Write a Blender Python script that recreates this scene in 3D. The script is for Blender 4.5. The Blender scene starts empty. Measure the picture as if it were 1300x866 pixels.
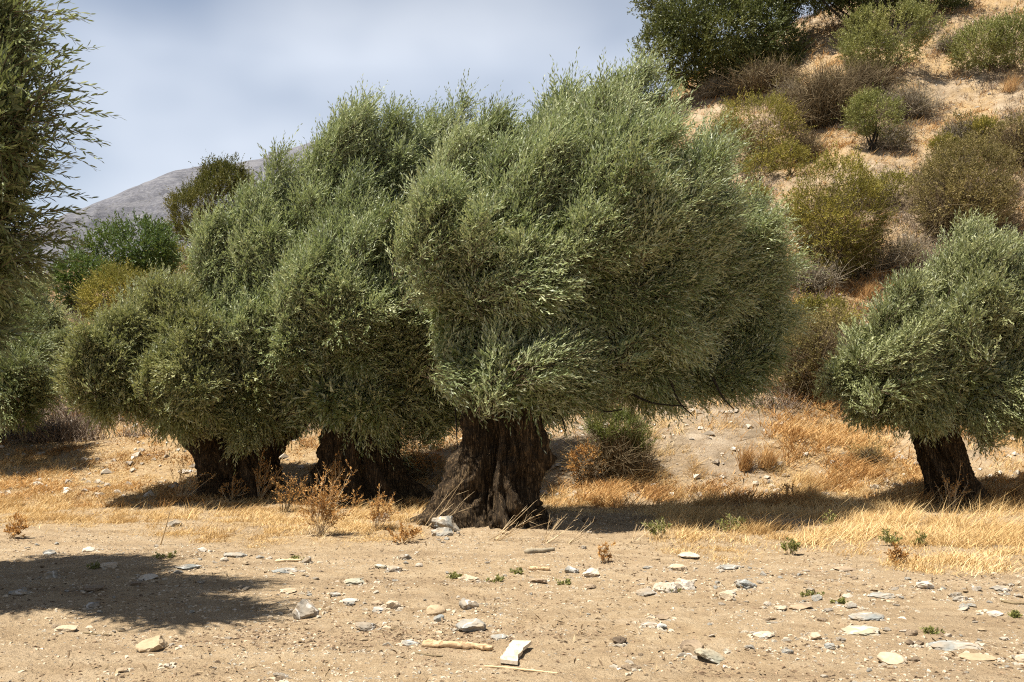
import bpy, math, random
import numpy as np
from mathutils import Vector

rng = np.random.default_rng(7)
random.seed(7)
SC = bpy.context.scene
COL = SC.collection
PI = math.pi

# ------------------------------------------------------------------ camera model (photo pixels, 1300 x 866)
F = 1264.0
CAM_H = 1.5
PITCH = math.atan(99.0 / F)
CP, SP = math.cos(PITCH), math.sin(PITCH)


def ray(px, py):
    dx = (px - 650.0) / F
    dy = (433.0 - py) / F
    return np.array([dx, CP - dy * SP, SP + dy * CP])


def at(px, py, Y):
    d = ray(px, py)
    t = Y / d[1]
    return np.array([d[0] * t, Y, CAM_H + d[2] * t])


def project(P):
    P = np.asarray(P, float)
    x, y, z = P[..., 0], P[..., 1], P[..., 2] - CAM_H
    w = y * CP + z * SP
    w = np.where(w < 0.05, 0.05, w)
    return 650 + F * x / w, 433 - F * (-y * SP + z * CP) / w


# ------------------------------------------------------------------ noise
_perm = np.random.default_rng(11).permutation(256).astype(np.int64)
_perm = np.concatenate([_perm, _perm, _perm])
_grad = np.random.default_rng(12).normal(size=(256, 3))
_grad /= np.linalg.norm(_grad, axis=1)[:, None]


def perlin(p):
    p = np.asarray(p, float)
    i = np.floor(p).astype(np.int64)
    f = p - i
    i &= 255
    u = f * f * f * (f * (f * 6 - 15) + 10)
    res = 0
    for cx in (0, 1):
        wx = u[:, 0] if cx else 1 - u[:, 0]
        for cy in (0, 1):
            wy = u[:, 1] if cy else 1 - u[:, 1]
            for cz in (0, 1):
                wz = u[:, 2] if cz else 1 - u[:, 2]
                h = _perm[_perm[_perm[(i[:, 0] + cx) & 255] + ((i[:, 1] + cy) & 255)] + ((i[:, 2] + cz) & 255)]
                g = _grad[h]
                d = g[:, 0] * (f[:, 0] - cx) + g[:, 1] * (f[:, 1] - cy) + g[:, 2] * (f[:, 2] - cz)
                res = res + wx * wy * wz * d
    return res * 1.5


def fbm(p, o=4, lac=2.1, gain=0.5):
    a, s = 1.0, 0.0
    p = np.asarray(p, float).copy()
    for k in range(o):
        s = s + a * perlin(p + 17.3 * k)
        p = p * lac
        a *= gain
    return s


def ridged(p, o=3):
    a, s = 1.0, 0.0
    p = np.asarray(p, float).copy()
    for k in range(o):
        s = s + a * (1 - 2.2 * np.abs(perlin(p + 9.1 * k)))
        p = p * 2.0
        a *= 0.5
    return s


def n2(x, y, f, seed=0.0, o=3):
    x = np.asarray(x, float)
    return fbm(np.stack([x.ravel() * f + seed, np.asarray(y, float).ravel() * f + seed * 1.7, np.full(x.size, seed * 0.37 + 0.5)], 1), o).reshape(x.shape)


def sstep(a, b, x):
    t = np.clip((x - a) / (b - a), 0, 1)
    return t * t * (3 - 2 * t)


def unit(v):
    v = np.asarray(v, float)
    return v / np.maximum(np.linalg.norm(v, axis=-1, keepdims=True), 1e-9)


# ------------------------------------------------------------------ terrain
TRUNK_XY = at(636, 655, 15.0)[:2]
TRUNK2_XY = at(462, 628, 19.0)[:2]


def terrain(x, y, fine=True):
    x = np.asarray(x, float)
    y = np.asarray(y, float)
    s = np.clip(y - 16.3, 0, None)
    foot = 0.30 * np.where(s < 3, s * s / 6.0, s - 1.5)
    foot = foot * np.interp(x, [-14, -6, 0, 8], [0.75, 0.8, 0.95, 1.1])
    zf = np.where(s < 7.7, foot, 0)
    s0 = 7.7
    foot0 = 0.30 * (s0 - 1.5) * np.interp(x, [-14, -6, 0, 8], [0.75, 0.8, 0.95, 1.1])
    g = np.interp(x, [-45, -26, -16, -7, 2, 8, 17, 31, 50], [0.20, 0.25, 0.275, 0.32, 0.42, 0.52, 0.66, 0.8, 0.85])
    t = np.clip(y - 24.0, 0, None)
    ramp = np.where(t < 33, t, 33 + 7 * (1 - np.exp(-(t - 33) / 7)))
    ramp = ramp - 0.28 * np.clip(t - 48, 0, 260)
    z = np.where(s < s0, zf, foot0 + g * ramp)
    # undulation of the slope
    k = sstep(17, 30, y)
    z = z + k * (0.6 * n2(x, y, 0.16, 3.1, 3) + 0.26 * n2(x, y, 0.62, 8.2, 4))
    # pale cut bank behind the big tree
    bx = sstep(0.0, 1.5, x) * (1 - sstep(5.0, 8.0, x))
    z = z + bx * 0.45 * sstep(18.3, 20.2, y) * (1 - sstep(23, 29, y))
    # gentle relief of the flat
    z = z + 0.05 * n2(x, y, 0.35, 5.5, 2)
    # root mounds
    r1 = np.hypot((x - TRUNK_XY[0] - 0.05) / 1.55, (y - TRUNK_XY[1]) / 1.15)
    z = z + 0.20 * np.exp(-r1 ** 2 * 1.6)
    r2 = np.hypot((x - TRUNK2_XY[0]) / 1.5, (y - TRUNK2_XY[1]) / 1.2)
    z = z + 0.12 * np.exp(-r2 ** 2 * 1.6)
    if fine:
        z = z + 0.018 * n2(x, y, 2.2, 1.2, 3) + (0.010 * n2(x, y, 8.0, 4.7, 3) + 0.05 * k * n2(x, y, 3.1, 6.7, 2)) * (y < 80)
    return z


def ground(px, py, ymin=3.0, ymax=110.0):
    """the point of the terrain that pixel (px, py) of the photograph looks at"""
    d = ray(px, py)
    Y = np.concatenate([np.arange(ymin, 30, 0.02), np.arange(30, ymax, 0.06)])
    t = Y / d[1]
    X = d[0] * t
    Z = CAM_H + d[2] * t
    h = terrain(X, Y)
    hit = np.nonzero(Z <= h)[0]
    i = hit[0] if len(hit) else int(np.argmin((Z - h)[Y < 66]))
    return np.array([X[i], Y[i], h[i]])


# ------------------------------------------------------------------ mesh and object helpers
def mesh_np(name, verts, faces, attrs=None, smooth=False, mat=None):
    """verts (N,3); faces (M,k) of equal size, or a list of such arrays"""
    me = bpy.data.meshes.new(name)
    verts = np.ascontiguousarray(verts, dtype=np.float32)
    fl = faces if isinstance(faces, list) else [faces]
    fl = [np.asarray(f, dtype=np.int32) for f in fl if len(f)]
    loops = np.concatenate([f.ravel() for f in fl])
    tot = np.concatenate([np.full(len(f), f.shape[1], np.int32) for f in fl])
    start = np.concatenate([[0], np.cumsum(tot)[:-1]]).astype(np.int32)
    me.vertices.add(len(verts))
    me.vertices.foreach_set('co', verts.ravel())
    me.loops.add(len(loops))
    me.loops.foreach_set('vertex_index', loops)
    me.polygons.add(len(tot))
    me.polygons.foreach_set('loop_start', start)
    me.polygons.foreach_set('use_smooth', np.full(len(tot), smooth, dtype=bool))
    if attrs:
        for k, v in attrs.items():
            a = me.attributes.new(k, 'FLOAT', 'POINT')
            a.data.foreach_set('value', np.ascontiguousarray(v, dtype=np.float32))
    me.update(calc_edges=True)
    if mat:
        me.materials.append(mat)
    return me


def link(name, me, parent=None, loc=None):
    o = bpy.data.objects.new(name, me)
    COL.objects.link(o)
    if parent:
        o.parent = parent
    if loc is not None:
        o.location = Vector(loc)
    return o


def tag(o, label=None, cat=None, group=None, kind=None):
    if label:
        o['label'] = label
    if cat:
        o['category'] = cat
    if group:
        o['group'] = group
    if kind:
        o['kind'] = kind
    return o


def thing(name, loc, label, cat, group=None):
    o = bpy.data.objects.new(name, None)
    o.empty_display_size = 0.2
    COL.objects.link(o)
    o.location = Vector(loc)
    return tag(o, label, cat, group)


class Geo:
    """collects pieces into one mesh"""
    def __init__(self):
        self.v, self.f, self.r, self.n = [], {}, [], 0

    def add(self, v, faces, r=None):
        v = np.asarray(v, float)
        for f in (faces if isinstance(faces, list) else [faces]):
            f = np.asarray(f, dtype=np.int64)
            self.f.setdefault(f.shape[1], []).append(f + self.n)
        self.v.append(v)
        self.r.append(np.full(len(v), random.random()) if r is None else np.broadcast_to(r, len(v)))
        self.n += len(v)

    def mesh(self, name, mat, origin=(0, 0, 0), smooth=False):
        v = np.concatenate(self.v) - np.asarray(origin, float)
        return mesh_np(name, v, [np.concatenate(x) for x in self.f.values()], {'rnd': np.concatenate(self.r)}, smooth, mat)


def tube(path, radii, nseg=8, cap=True, rough=0.0, seed=0.0):
    """tapered tube through path points"""
    P = np.asarray(path, float)
    n = len(P)
    R = np.atleast_1d(np.asarray(radii, float))
    R = np.interp(np.linspace(0, 1, n), np.linspace(0, 1, len(R)), R) if len(R) > 1 else np.full(n, R[0])
    T = unit(np.gradient(P, axis=0))
    ref = np.array([0.31, 0.95, 0.1]) if abs(T[0][1]) < 0.8 else np.array([1.0, 0.1, 0.2])
    U = unit(np.cross(T, ref))
    V = np.cross(T, U)
    a = np.linspace(0, 2 * PI, nseg, endpoint=False)
    ring = np.cos(a)[None, :, None] * U[:, None, :] + np.sin(a)[None, :, None] * V[:, None, :]
    rr = R[:, None] * np.ones((1, nseg))
    if rough:
        q = np.stack([np.cos(a)[None, :] * 1.7 + 0 * R[:, None], np.sin(a)[None, :] * 1.7 + 0 * R[:, None],
                      np.arange(n)[:, None] * 0.25 + 0 * a[None, :]], -1).reshape(-1, 3) + seed
        rr = rr * (1 + rough * fbm(q, 3).reshape(n, nseg))
    v = (P[:, None, :] + ring * rr[:, :, None]).reshape(-1, 3)
    i = np.arange(n - 1)[:, None] * nseg
    j = np.arange(nseg)[None, :]
    f = np.stack([i + j, i + (j + 1) % nseg, i + nseg + (j + 1) % nseg, i + nseg + j], -1).reshape(-1, 4)
    faces = [f]
    if cap:
        v = np.concatenate([v, P[:1], P[-1:]])
        c0, c1 = n * nseg, n * nseg + 1
        jj = np.arange(nseg)
        k = (n - 1) * nseg
        faces.append(np.concatenate([np.stack([np.full(nseg, c0), (jj + 1) % nseg, jj], -1),
                                     np.stack([np.full(nseg, c1), k + jj, k + (jj + 1) % nseg], -1)]))
    return v, faces


def bez(pts, n=12):
    """smooth curve through control points (Catmull-Rom)"""
    P = np.asarray(pts, float)
    P = np.concatenate([[2 * P[0] - P[1]], P, [2 * P[-1] - P[-2]]])
    out = []
    m = len(P) - 3
    for i in range(m):
        t = np.linspace(0, 1, n, endpoint=(i == m - 1))[:, None]
        p0, p1, p2, p3 = P[i:i + 4]
        out.append(0.5 * (2 * p1 + (p2 - p0) * t + (2 * p0 - 5 * p1 + 4 * p2 - p3) * t ** 2 + (3 * p1 - p0 - 3 * p2 + p3) * t ** 3))
    return np.concatenate(out)


# ------------------------------------------------------------------ materials
class NT:
    def __init__(self, name):
        self.m = bpy.data.materials.new(name)
        self.m.use_nodes = True
        self.t = self.m.node_tree
        self.t.nodes.clear()
        self.out = self.N('ShaderNodeOutputMaterial')

    def N(self, typ, **kw):
        n = self.t.nodes.new(typ)
        for k, v in kw.items():
            setattr(n, k, v)
        return n

    def L(self, a, b):
        self.t.links.new(a, b)

    def val(self, n, i, v):
        if hasattr(v, 'links'):
            self.L(v, n.inputs[i])
        else:
            n.inputs[i].default_value = v

    def math(self, op, a, b=0.0, c=None, clamp=False):
        n = self.N('ShaderNodeMath', operation=op, use_clamp=clamp)
        self.val(n, 0, a)
        self.val(n, 1, b)
        if c is not None:
            self.val(n, 2, c)
        return n.outputs[0]

    def mix(self, f, a, b, blend='MIX'):
        n = self.N('ShaderNodeMix', data_type='RGBA', blend_type=blend)
        self.val(n, 0, f)
        self.val(n, 6, a if hasattr(a, 'links') else (*a, 1.0) if len(a) == 3 else a)
        self.val(n, 7, b if hasattr(b, 'links') else (*b, 1.0) if len(b) == 3 else b)
        return n.outputs[2]

    def attr(self, name):
        return self.N('ShaderNodeAttribute', attribute_name=name).outputs['Fac']

    def ramp(self, fac, stops):
        n = self.N('ShaderNodeValToRGB')
        e = n.color_ramp.elements
        while len(e) > 1:
            e.remove(e[-1])
        for i, (p, c) in enumerate(stops):
            el = e[0] if i == 0 else e.new(p)
            el.position = p
            el.color = (*c, 1) if len(c) == 3 else c
        self.L(fac, n.inputs[0])
        return n.outputs[0]

    def pos(self, scale=(1, 1, 1)):
        g = self.N('ShaderNodeNewGeometry').outputs['Position']
        if scale == (1, 1, 1):
            return g
        m = self.N('ShaderNodeVectorMath', operation='MULTIPLY')
        self.L(g, m.inputs[0])
        m.inputs[1].default_value = scale
        return m.outputs[0]

    def obj(self, scale=(1, 1, 1)):
        g = self.N('ShaderNodeTexCoord').outputs['Object']
        m = self.N('ShaderNodeVectorMath', operation='MULTIPLY')
        self.L(g, m.inputs[0])
        m.inputs[1].default_value = scale
        return m.outputs[0]

    def noise(self, vec, scale, detail=4.0, rough=0.55):
        n = self.N('ShaderNodeTexNoise')
        self.L(vec, n.inputs['Vector'])
        n.inputs['Scale'].default_value = scale
        n.inputs['Detail'].default_value = detail
        n.inputs['Roughness'].default_value = rough
        return n.outputs['Fac']

    def voro(self, vec, scale, feature='F1', out='Distance', rnd=1.0):
        n = self.N('ShaderNodeTexVoronoi', feature=feature)
        self.L(vec, n.inputs['Vector'])
        n.inputs['Scale'].default_value = scale
        n.inputs['Randomness'].default_value = rnd
        return n.outputs[out]

    def bump(self, h, dist, strength=1.0, normal=None):
        n = self.N('ShaderNodeBump')
        n.inputs['Strength'].default_value = strength
        n.inputs['Distance'].default_value = dist
        self.L(h, n.inputs['Height'])
        if normal is not None:
            self.L(normal, n.inputs['Normal'])
        return n.outputs[0]

    def bsdf(self, col, rough=0.9, spec=0.2, normal=None):
        n = self.N('ShaderNodeBsdfPrincipled')
        self.val(n, n.inputs.find('Base Color'), col if hasattr(col, 'links') else (*col, 1))
        self.val(n, n.inputs.find('Roughness'), rough)
        n.inputs['Specular IOR Level'].default_value = spec
        if normal is not None:
            self.L(normal, n.inputs['Normal'])
        return n.outputs[0]

    def done(self, sh):
        self.L(sh, self.out.inputs['Surface'])
        return self.m


def leaf_mat(name, stops, under, trans=0.22, spec=0.35, rough=0.45, tint=(0.16, 0.2, 0.04), under_mix=0.8):
    """leaf blade: upper side from a random ramp, paler underside, some light coming through"""
    n = NT(name)
    r = n.attr('rnd')
    col = n.ramp(r, stops)
    back = n.N('ShaderNodeNewGeometry').outputs['Backfacing']
    col2 = n.mix(n.math('MULTIPLY', back, under_mix), col, under)
    b = n.bsdf(col2, rough, spec)
    t = n.N('ShaderNodeBsdfTranslucent')
    n.L(n.mix(0.5, col, tint), t.inputs['Color'])
    m = n.N('ShaderNodeMixShader')
    m.inputs[0].default_value = trans
    n.L(b, m.inputs[1])
    n.L(t.outputs[0], m.inputs[2])
    return n.done(m.outputs[0])


def straw_mat(name, stops, trans=0.25):
    n = NT(name)
    col = n.ramp(n.attr('rnd'), stops)
    b = n.bsdf(col, 0.7, 0.25)
    t = n.N('ShaderNodeBsdfTranslucent')
    n.L(col, t.inputs['Color'])
    m = n.N('ShaderNodeMixShader')
    m.inputs[0].default_value = trans
    n.L(b, m.inputs[1])
    n.L(t.outputs[0], m.inputs[2])
    return n.done(m.outputs[0])


def bark_mat(name, dark, mid, light, sc=1.0):
    n = NT(name)
    p = n.pos((1, 1, 0.22))
    a = n.noise(p, 9 * sc, 6, 0.65)
    b = n.noise(n.pos((1, 1, 0.12)), 26 * sc, 4, 0.6)
    c = n.noise(n.pos(), 2.2, 3)
    col = n.ramp(a, [(0.28, dark), (0.5, mid), (0.72, light)])
    col = n.mix(n.math('MULTIPLY', n.ramp(b, [(0.42, (0, 0, 0)), (0.62, (1, 1, 1))]), 0.55), dark, col)
    col = n.mix(n.ramp(c, [(0.5, (0, 0, 0)), (0.8, (0.15, 0.15, 0.15))]), col, (0.17, 0.13, 0.085))
    d = n.noise(n.pos((1, 1, 0.07)), 62 * sc, 3, 0.6)
    col = n.mix(n.math('MULTIPLY', n.ramp(d, [(0.40, (1, 1, 1)), (0.52, (0, 0, 0))]), 0.65), col, dark)
    col = n.mix(n.math('MULTIPLY', n.ramp(d, [(0.56, (0, 0, 0)), (0.70, (1, 1, 1))]), 0.45), col, tuple(1.25 * x for x in light))
    h = n.math('ADD', n.math('MULTIPLY', a, 0.7), n.math('ADD', n.math('MULTIPLY', b, 0.5), n.math('MULTIPLY', d, 0.35)))
    return n.done(n.bsdf(col, 0.9, 0.15, n.bump(h, 0.09, 1.0)))


def twig_mat(name, a, b):
    n = NT(name)
    return n.done(n.bsdf(n.ramp(n.attr('rnd'), [(0, a), (1, b)]), 0.85, 0.15))


def stone_mat(name, c1, c2, c3, vein=0.0):
    n = NT(name)
    p = n.obj((1, 1, 1))
    info = n.N('ShaderNodeObjectInfo').outputs['Random']
    off = n.N('ShaderNodeVectorMath', operation='ADD')
    n.L(p, off.inputs[0])
    cx = n.N('ShaderNodeCombineXYZ')
    n.L(n.math('MULTIPLY', info, 37.0), cx.inputs[0])
    n.L(cx.outputs[0], off.inputs[1])
    v = off.outputs[0]
    a = n.noise(v, 9, 5, 0.6)
    b = n.noise(v, 45, 4, 0.6)
    col = n.ramp(a, [(0.3, c1), (0.52, c2), (0.72, c3)])
    col = n.mix(n.math('MULTIPLY', n.ramp(b, [(0.4, (0, 0, 0)), (0.65, (1, 1, 1))]), 0.3), col, tuple(0.55 * x for x in c1))
    # dust of the ground settled on it
    d = n.noise(v, 5, 3)
    col = n.mix(n.ramp(d, [(0.42, (0.1, 0.1, 0.1)), (0.66, (0.75, 0.75, 0.75))]), col, (0.40, 0.30, 0.19))
    if vein:
        w = n.noise(v, 3.2, 2)
        line = n.math('LESS_THAN', n.math('ABSOLUTE', n.math('SUBTRACT', w, 0.5)), 0.012)
        col = n.mix(n.math('MULTIPLY', line, vein), col, (0.62, 0.6, 0.56))
    return n.done(n.bsdf(col, 0.85, 0.2, n.bump(n.math('ADD', a, n.math('MULTIPLY', b, 0.4)), 0.012, 0.8)))


M = {}
OL = [(0.0, (0.068, 0.090, 0.031)), (0.3, (0.160, 0.199, 0.075)), (0.65, (0.285, 0.328, 0.148)), (1.0, (0.47, 0.49, 0.28))]
M['olive'] = leaf_mat('olive_leaf', OL, (0.46, 0.50, 0.36), 0.27, 0.3, 0.5, (0.26, 0.30, 0.06))
M['olive_near'] = leaf_mat('near_olive_leaf', [(0.0, (0.045, 0.062, 0.020)), (0.35, (0.105, 0.130, 0.044)), (0.7, (0.18, 0.21, 0.08)), (1.0, (0.32, 0.34, 0.16))],
                          (0.24, 0.27, 0.17), 0.2, 0.3, 0.5, (0.26, 0.30, 0.06), 0.6)
M['olive_grey'] = leaf_mat('grey_olive_leaf', [(0, (0.080, 0.094, 0.032)), (0.35, (0.18, 0.203, 0.076)), (0.7, (0.295, 0.315, 0.138)), (1, (0.45, 0.455, 0.235))],
                           (0.44, 0.47, 0.33), 0.26, 0.3, 0.5, (0.26, 0.29, 0.08))
M['olive_warm'] = leaf_mat('warm_olive_leaf', [(0, (0.070, 0.083, 0.027)), (0.35, (0.16, 0.18, 0.064)), (0.7, (0.27, 0.285, 0.115)), (1, (0.43, 0.42, 0.205))],
                          (0.41, 0.43, 0.29), 0.26, 0.3, 0.5, (0.27, 0.28, 0.05))
M['dark_green'] = leaf_mat('dark_evergreen_leaf', [(0, (0.040, 0.050, 0.012)), (0.5, (0.088, 0.10, 0.024)), (1, (0.19, 0.19, 0.055))], (0.09, 0.11, 0.04), 0.15, 0.3, 0.5)
M['juniper'] = leaf_mat('bronze_green_leaf', [(0, (0.04, 0.042, 0.009)), (0.5, (0.09, 0.088, 0.017)), (1, (0.19, 0.155, 0.032))], (0.10, 0.10, 0.03), 0.2, 0.25, 0.55)
M['green'] = leaf_mat('fresh_green_leaf', [(0, (0.025, 0.05, 0.01)), (0.5, (0.06, 0.105, 0.018)), (1, (0.13, 0.17, 0.03))], (0.12, 0.16, 0.05), 0.25, 0.35, 0.45)
M['sage'] = leaf_mat('pale_green_leaf', [(0, (0.10, 0.11, 0.028)), (0.5, (0.22, 0.222, 0.06)), (1, (0.40, 0.36, 0.125))], (0.2, 0.2, 0.09), 0.25, 0.25, 0.55)
M['yellowgreen'] = leaf_mat('yellow_green_leaf', [(0, (0.105, 0.092, 0.017)), (0.5, (0.235, 0.20, 0.034)), (1, (0.44, 0.34, 0.065))], (0.19, 0.17, 0.05), 0.25, 0.2, 0.6)
M['ochre'] = leaf_mat('ochre_green_leaf', [(0, (0.10, 0.076, 0.026)), (0.5, (0.205, 0.16, 0.056)), (1, (0.37, 0.28, 0.11))], (0.19, 0.15, 0.07), 0.22, 0.2, 0.6)
M['weed'] = leaf_mat('weed_leaf', [(0, (0.07, 0.09, 0.02)), (0.5, (0.14, 0.16, 0.035)), (1, (0.27, 0.24, 0.07))], (0.2, 0.22, 0.08), 0.28, 0.3, 0.5)
M['rust'] = straw_mat('dead_leaf', [(0, (0.20, 0.09, 0.025)), (0.5, (0.42, 0.22, 0.065)), (1, (0.62, 0.39, 0.14))])
M['straw'] = straw_mat('straw_blade', [(0, (0.25, 0.14, 0.05)), (0.3, (0.49, 0.315, 0.125)), (0.7, (0.68, 0.49, 0.235)), (1, (0.79, 0.66, 0.42))], 0.22)
M['orange'] = straw_mat('orange_blade', [(0, (0.20, 0.10, 0.04)), (0.4, (0.42, 0.235, 0.085)), (0.8, (0.58, 0.36, 0.145)), (1, (0.68, 0.49, 0.235))], 0.28)
M['bark'] = bark_mat('olive_bark', (0.020, 0.013, 0.007), (0.125, 0.080, 0.040), (0.30, 0.205, 0.11))
M['bark_grey'] = bark_mat('limb_bark', (0.02, 0.016, 0.012), (0.085, 0.068, 0.05), (0.18, 0.15, 0.115), 2.0)
M['twig'] = twig_mat('brown_twig', (0.06, 0.042, 0.027), (0.17, 0.125, 0.085))
M['deadtwig'] = twig_mat('dead_brown_twig', (0.07, 0.052, 0.028), (0.23, 0.175, 0.10))
M['greytwig'] = twig_mat('dead_grey_twig', (0.11, 0.09, 0.062), (0.32, 0.27, 0.19))
M['scrub'] = twig_mat('mixed_scrub_twig', (0.075, 0.05, 0.033), (0.30, 0.235, 0.175))
M['palestalk'] = twig_mat('pale_stalk', (0.36, 0.25, 0.13), (0.68, 0.53, 0.33))
M['st_grey'] = stone_mat('grey_stone', (0.13, 0.118, 0.10), (0.225, 0.207, 0.176), (0.33, 0.305, 0.255), 0.5)
M['st_blue'] = stone_mat('blue_grey_stone', (0.13, 0.142, 0.14), (0.215, 0.235, 0.23), (0.32, 0.335, 0.318), 0.4)
M['st_green'] = stone_mat('green_grey_stone', (0.20, 0.20, 0.15), (0.31, 0.305, 0.235), (0.42, 0.40, 0.31), 0.3)
M['st_cream'] = stone_mat('cream_stone', (0.34, 0.27, 0.18), (0.46, 0.375, 0.265), (0.56, 0.475, 0.355))
M['st_white'] = stone_mat('white_stone', (0.36, 0.32, 0.26), (0.50, 0.455, 0.385), (0.63, 0.59, 0.515))
M['st_tan'] = stone_mat('tan_stone', (0.27, 0.195, 0.115), (0.38, 0.29, 0.18), (0.48, 0.38, 0.255))
M['st_brown'] = stone_mat('brown_stone', (0.095, 0.07, 0.048), (0.17, 0.125, 0.085), (0.27, 0.20, 0.14))
M['st_clod'] = stone_mat('dark_clod', (0.03, 0.02, 0.014), (0.06, 0.042, 0.03), (0.11, 0.08, 0.055))

# ---- ground
n = NT('dry_ground')
P = n.pos()
cover = n.attr('cover')      # straw litter lying on the soil
pale = n.attr('pale')        # pale stony soil
shade = n.noise(P, 0.55, 5, 0.6)
mid = n.noise(P, 3.5, 5, 0.65)
fine = n.noise(P, 26, 5, 0.7)
grit = n.noise(P, 120, 3, 0.7)
soil = n.ramp(mid, [(0.32, (0.335, 0.235, 0.134)), (0.5, (0.43, 0.315, 0.187)), (0.66, (0.50, 0.385, 0.245))])
soil = n.mix(n.ramp(shade, [(0.38, (0, 0, 0)), (0.66, (0.5, 0.5, 0.5))]), soil, (0.42, 0.317, 0.205))
soil = n.mix(n.math('MULTIPLY', pale, 0.9), soil, n.ramp(n.noise(P, 1.4, 6, 0.7), [(0.36, (0.13, 0.10, 0.07)), (0.5, (0.28, 0.222, 0.16)), (0.64, (0.45, 0.375, 0.285))]))
streak = n.noise(n.pos((0.35, 1.6, 1)), 1.3, 5, 0.65)
soil = n.mix(n.ramp(streak, [(0.34, (0.55, 0.55, 0.55)), (0.5, (0, 0, 0))]), soil, (0.27, 0.19, 0.115))
soil = n.mix(n.ramp(streak, [(0.56, (0, 0, 0)), (0.72, (0.5, 0.5, 0.5))]), soil, (0.48, 0.375, 0.255))
crumb = n.ramp(fine, [(0.34, (1, 1, 1)), (0.48, (0, 0, 0))])
soil = n.mix(n.math('MULTIPLY', crumb, 0.42), soil, (0.22, 0.155, 0.095))
soil = n.mix(n.math('MULTIPLY', n.ramp(grit, [(0.6, (0, 0, 0)), (0.74, (1, 1, 1))]), 0.3), soil, (0.50, 0.40, 0.28))
soil = n.mix(n.math('MULTIPLY', n.ramp(grit, [(0.28, (1, 1, 1)), (0.40, (0, 0, 0))]), 0.5), soil, (0.17, 0.12, 0.075))
# small pebbles bedded in the crust
peb = n.voro(P, 30)
pebc = n.voro(P, 30, out='Color')
sep = n.N('ShaderNodeSeparateColor')
n.L(pebc, sep.inputs[0])
pm = n.math('MULTIPLY', n.math('LESS_THAN', peb, 0.24), n.math('GREATER_THAN', sep.outputs[0], 0.80))
pcol = n.ramp(sep.outputs[1], [(0.0, (0.20, 0.16, 0.115)), (0.4, (0.35, 0.34, 0.31)), (0.7, (0.45, 0.37, 0.27)), (1, (0.52, 0.45, 0.35))])
soil = n.mix(n.math('MULTIPLY', pm, 0.75), soil, pcol)
lit1 = n.noise(n.pos((1, 1, 1)), 14, 6, 0.75)
litter = n.ramp(lit1, [(0.33, (0.16, 0.10, 0.05)), (0.5, (0.37, 0.245, 0.115)), (0.66, (0.56, 0.42, 0.23))])
lm = n.math('MULTIPLY', cover, n.ramp(n.noise(P, 2.1, 6, 0.7), [(0.30, (0.25, 0.25, 0.25)), (0.58, (1, 1, 1))]))
col = n.mix(lm, soil, litter)
h = n.math('ADD', n.math('MULTIPLY', mid, 0.9), n.math('ADD', n.math('MULTIPLY', fine, 0.8), n.math('MULTIPLY', grit, 0.2)))
h = n.math('ADD', h, n.math('MULTIPLY', pm, 0.25))
M['ground'] = n.done(n.bsdf(col, 0.95, 0.1, n.bump(h, 0.07, 1.0)))

# ---- far mountain, rock colours shifted bluish in place of distance haze
n = NT('grey_mountain_rock')
P = n.pos()
a = n.noise(P, 0.02, 6, 0.65)
b = n.noise(n.pos((1, 1, 2.2)), 0.11, 8, 0.8)
sp = n.voro(P, 0.11)
col = n.ramp(a, [(0.3, (0.078, 0.079, 0.092)), (0.55, (0.118, 0.119, 0.136)), (0.75, (0.16, 0.158, 0.172))])
col = n.mix(n.ramp(b, [(0.48, (0, 0, 0)), (0.68, (0.75, 0.75, 0.75))]), col, (0.265, 0.262, 0.278))
col = n.mix(n.math('MULTIPLY', n.ramp(sp, [(0.12, (1, 1, 1)), (0.3, (0, 0, 0))]), 0.55), col, (0.075, 0.072, 0.055))
zb = n.noise(n.pos((0.12, 0.12, 1.0)), 0.09, 4, 0.6)
col = n.mix(n.ramp(zb, [(0.50, (0, 0, 0)), (0.60, (0.55, 0.55, 0.55))]), col, (0.20, 0.197, 0.207))
M['mountain'] = n.done(n.bsdf(col, 0.95, 0.1, n.bump(b, 6.0, 0.7)))

# ------------------------------------------------------------------ setting: ground sheet
GRASS_FRONT = ([-400, 0, 60, 130, 230, 350, 470, 540, 560, 690, 800, 835, 900, 1000, 1080, 1150, 1220, 1300, 1700],
               [668, 672, 676, 684, 690, 700, 696, 692, 668, 668, 672, 705, 716, 712, 716, 728, 734, 736, 740])


def grass_density(x, y, z):
    """dry grass growing on the flat and at the foot of the slope"""
    px, py = project(np.stack([x, y, z], -1))
    front = np.interp(px, *GRASS_FRONT) + 7 * n2(x, y, 1.3, 2.2, 2)
    d = sstep(0, 12, front - py)
    right = sstep(780, 880, px)
    left = 1 - sstep(480, 560, px)
    midz = 1 - np.maximum(right, left)
    d = d * (right * 1.0 + left * 0.95 + midz * sstep(2, -14, py - 655) * 0.9)
    patch = np.clip(0.5 + 1.1 * n2(x, y, 0.6, 6.1, 4), 0.05, 1)
    return d * patch


def sheet_rows():
    ys = list(np.linspace(-60, 1.0, 14)) + list(np.arange(2, 5, 0.3))
    y = 5.0
    while y < 26:
        ys.append(y)
        y += 0.0042 * y + 0.006
    while y < 75:
        ys.append(y)
        y *= 1.012
    while y < 3500:
        ys.append(y)
        y *= 1.12
    return np.array(ys)


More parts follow.
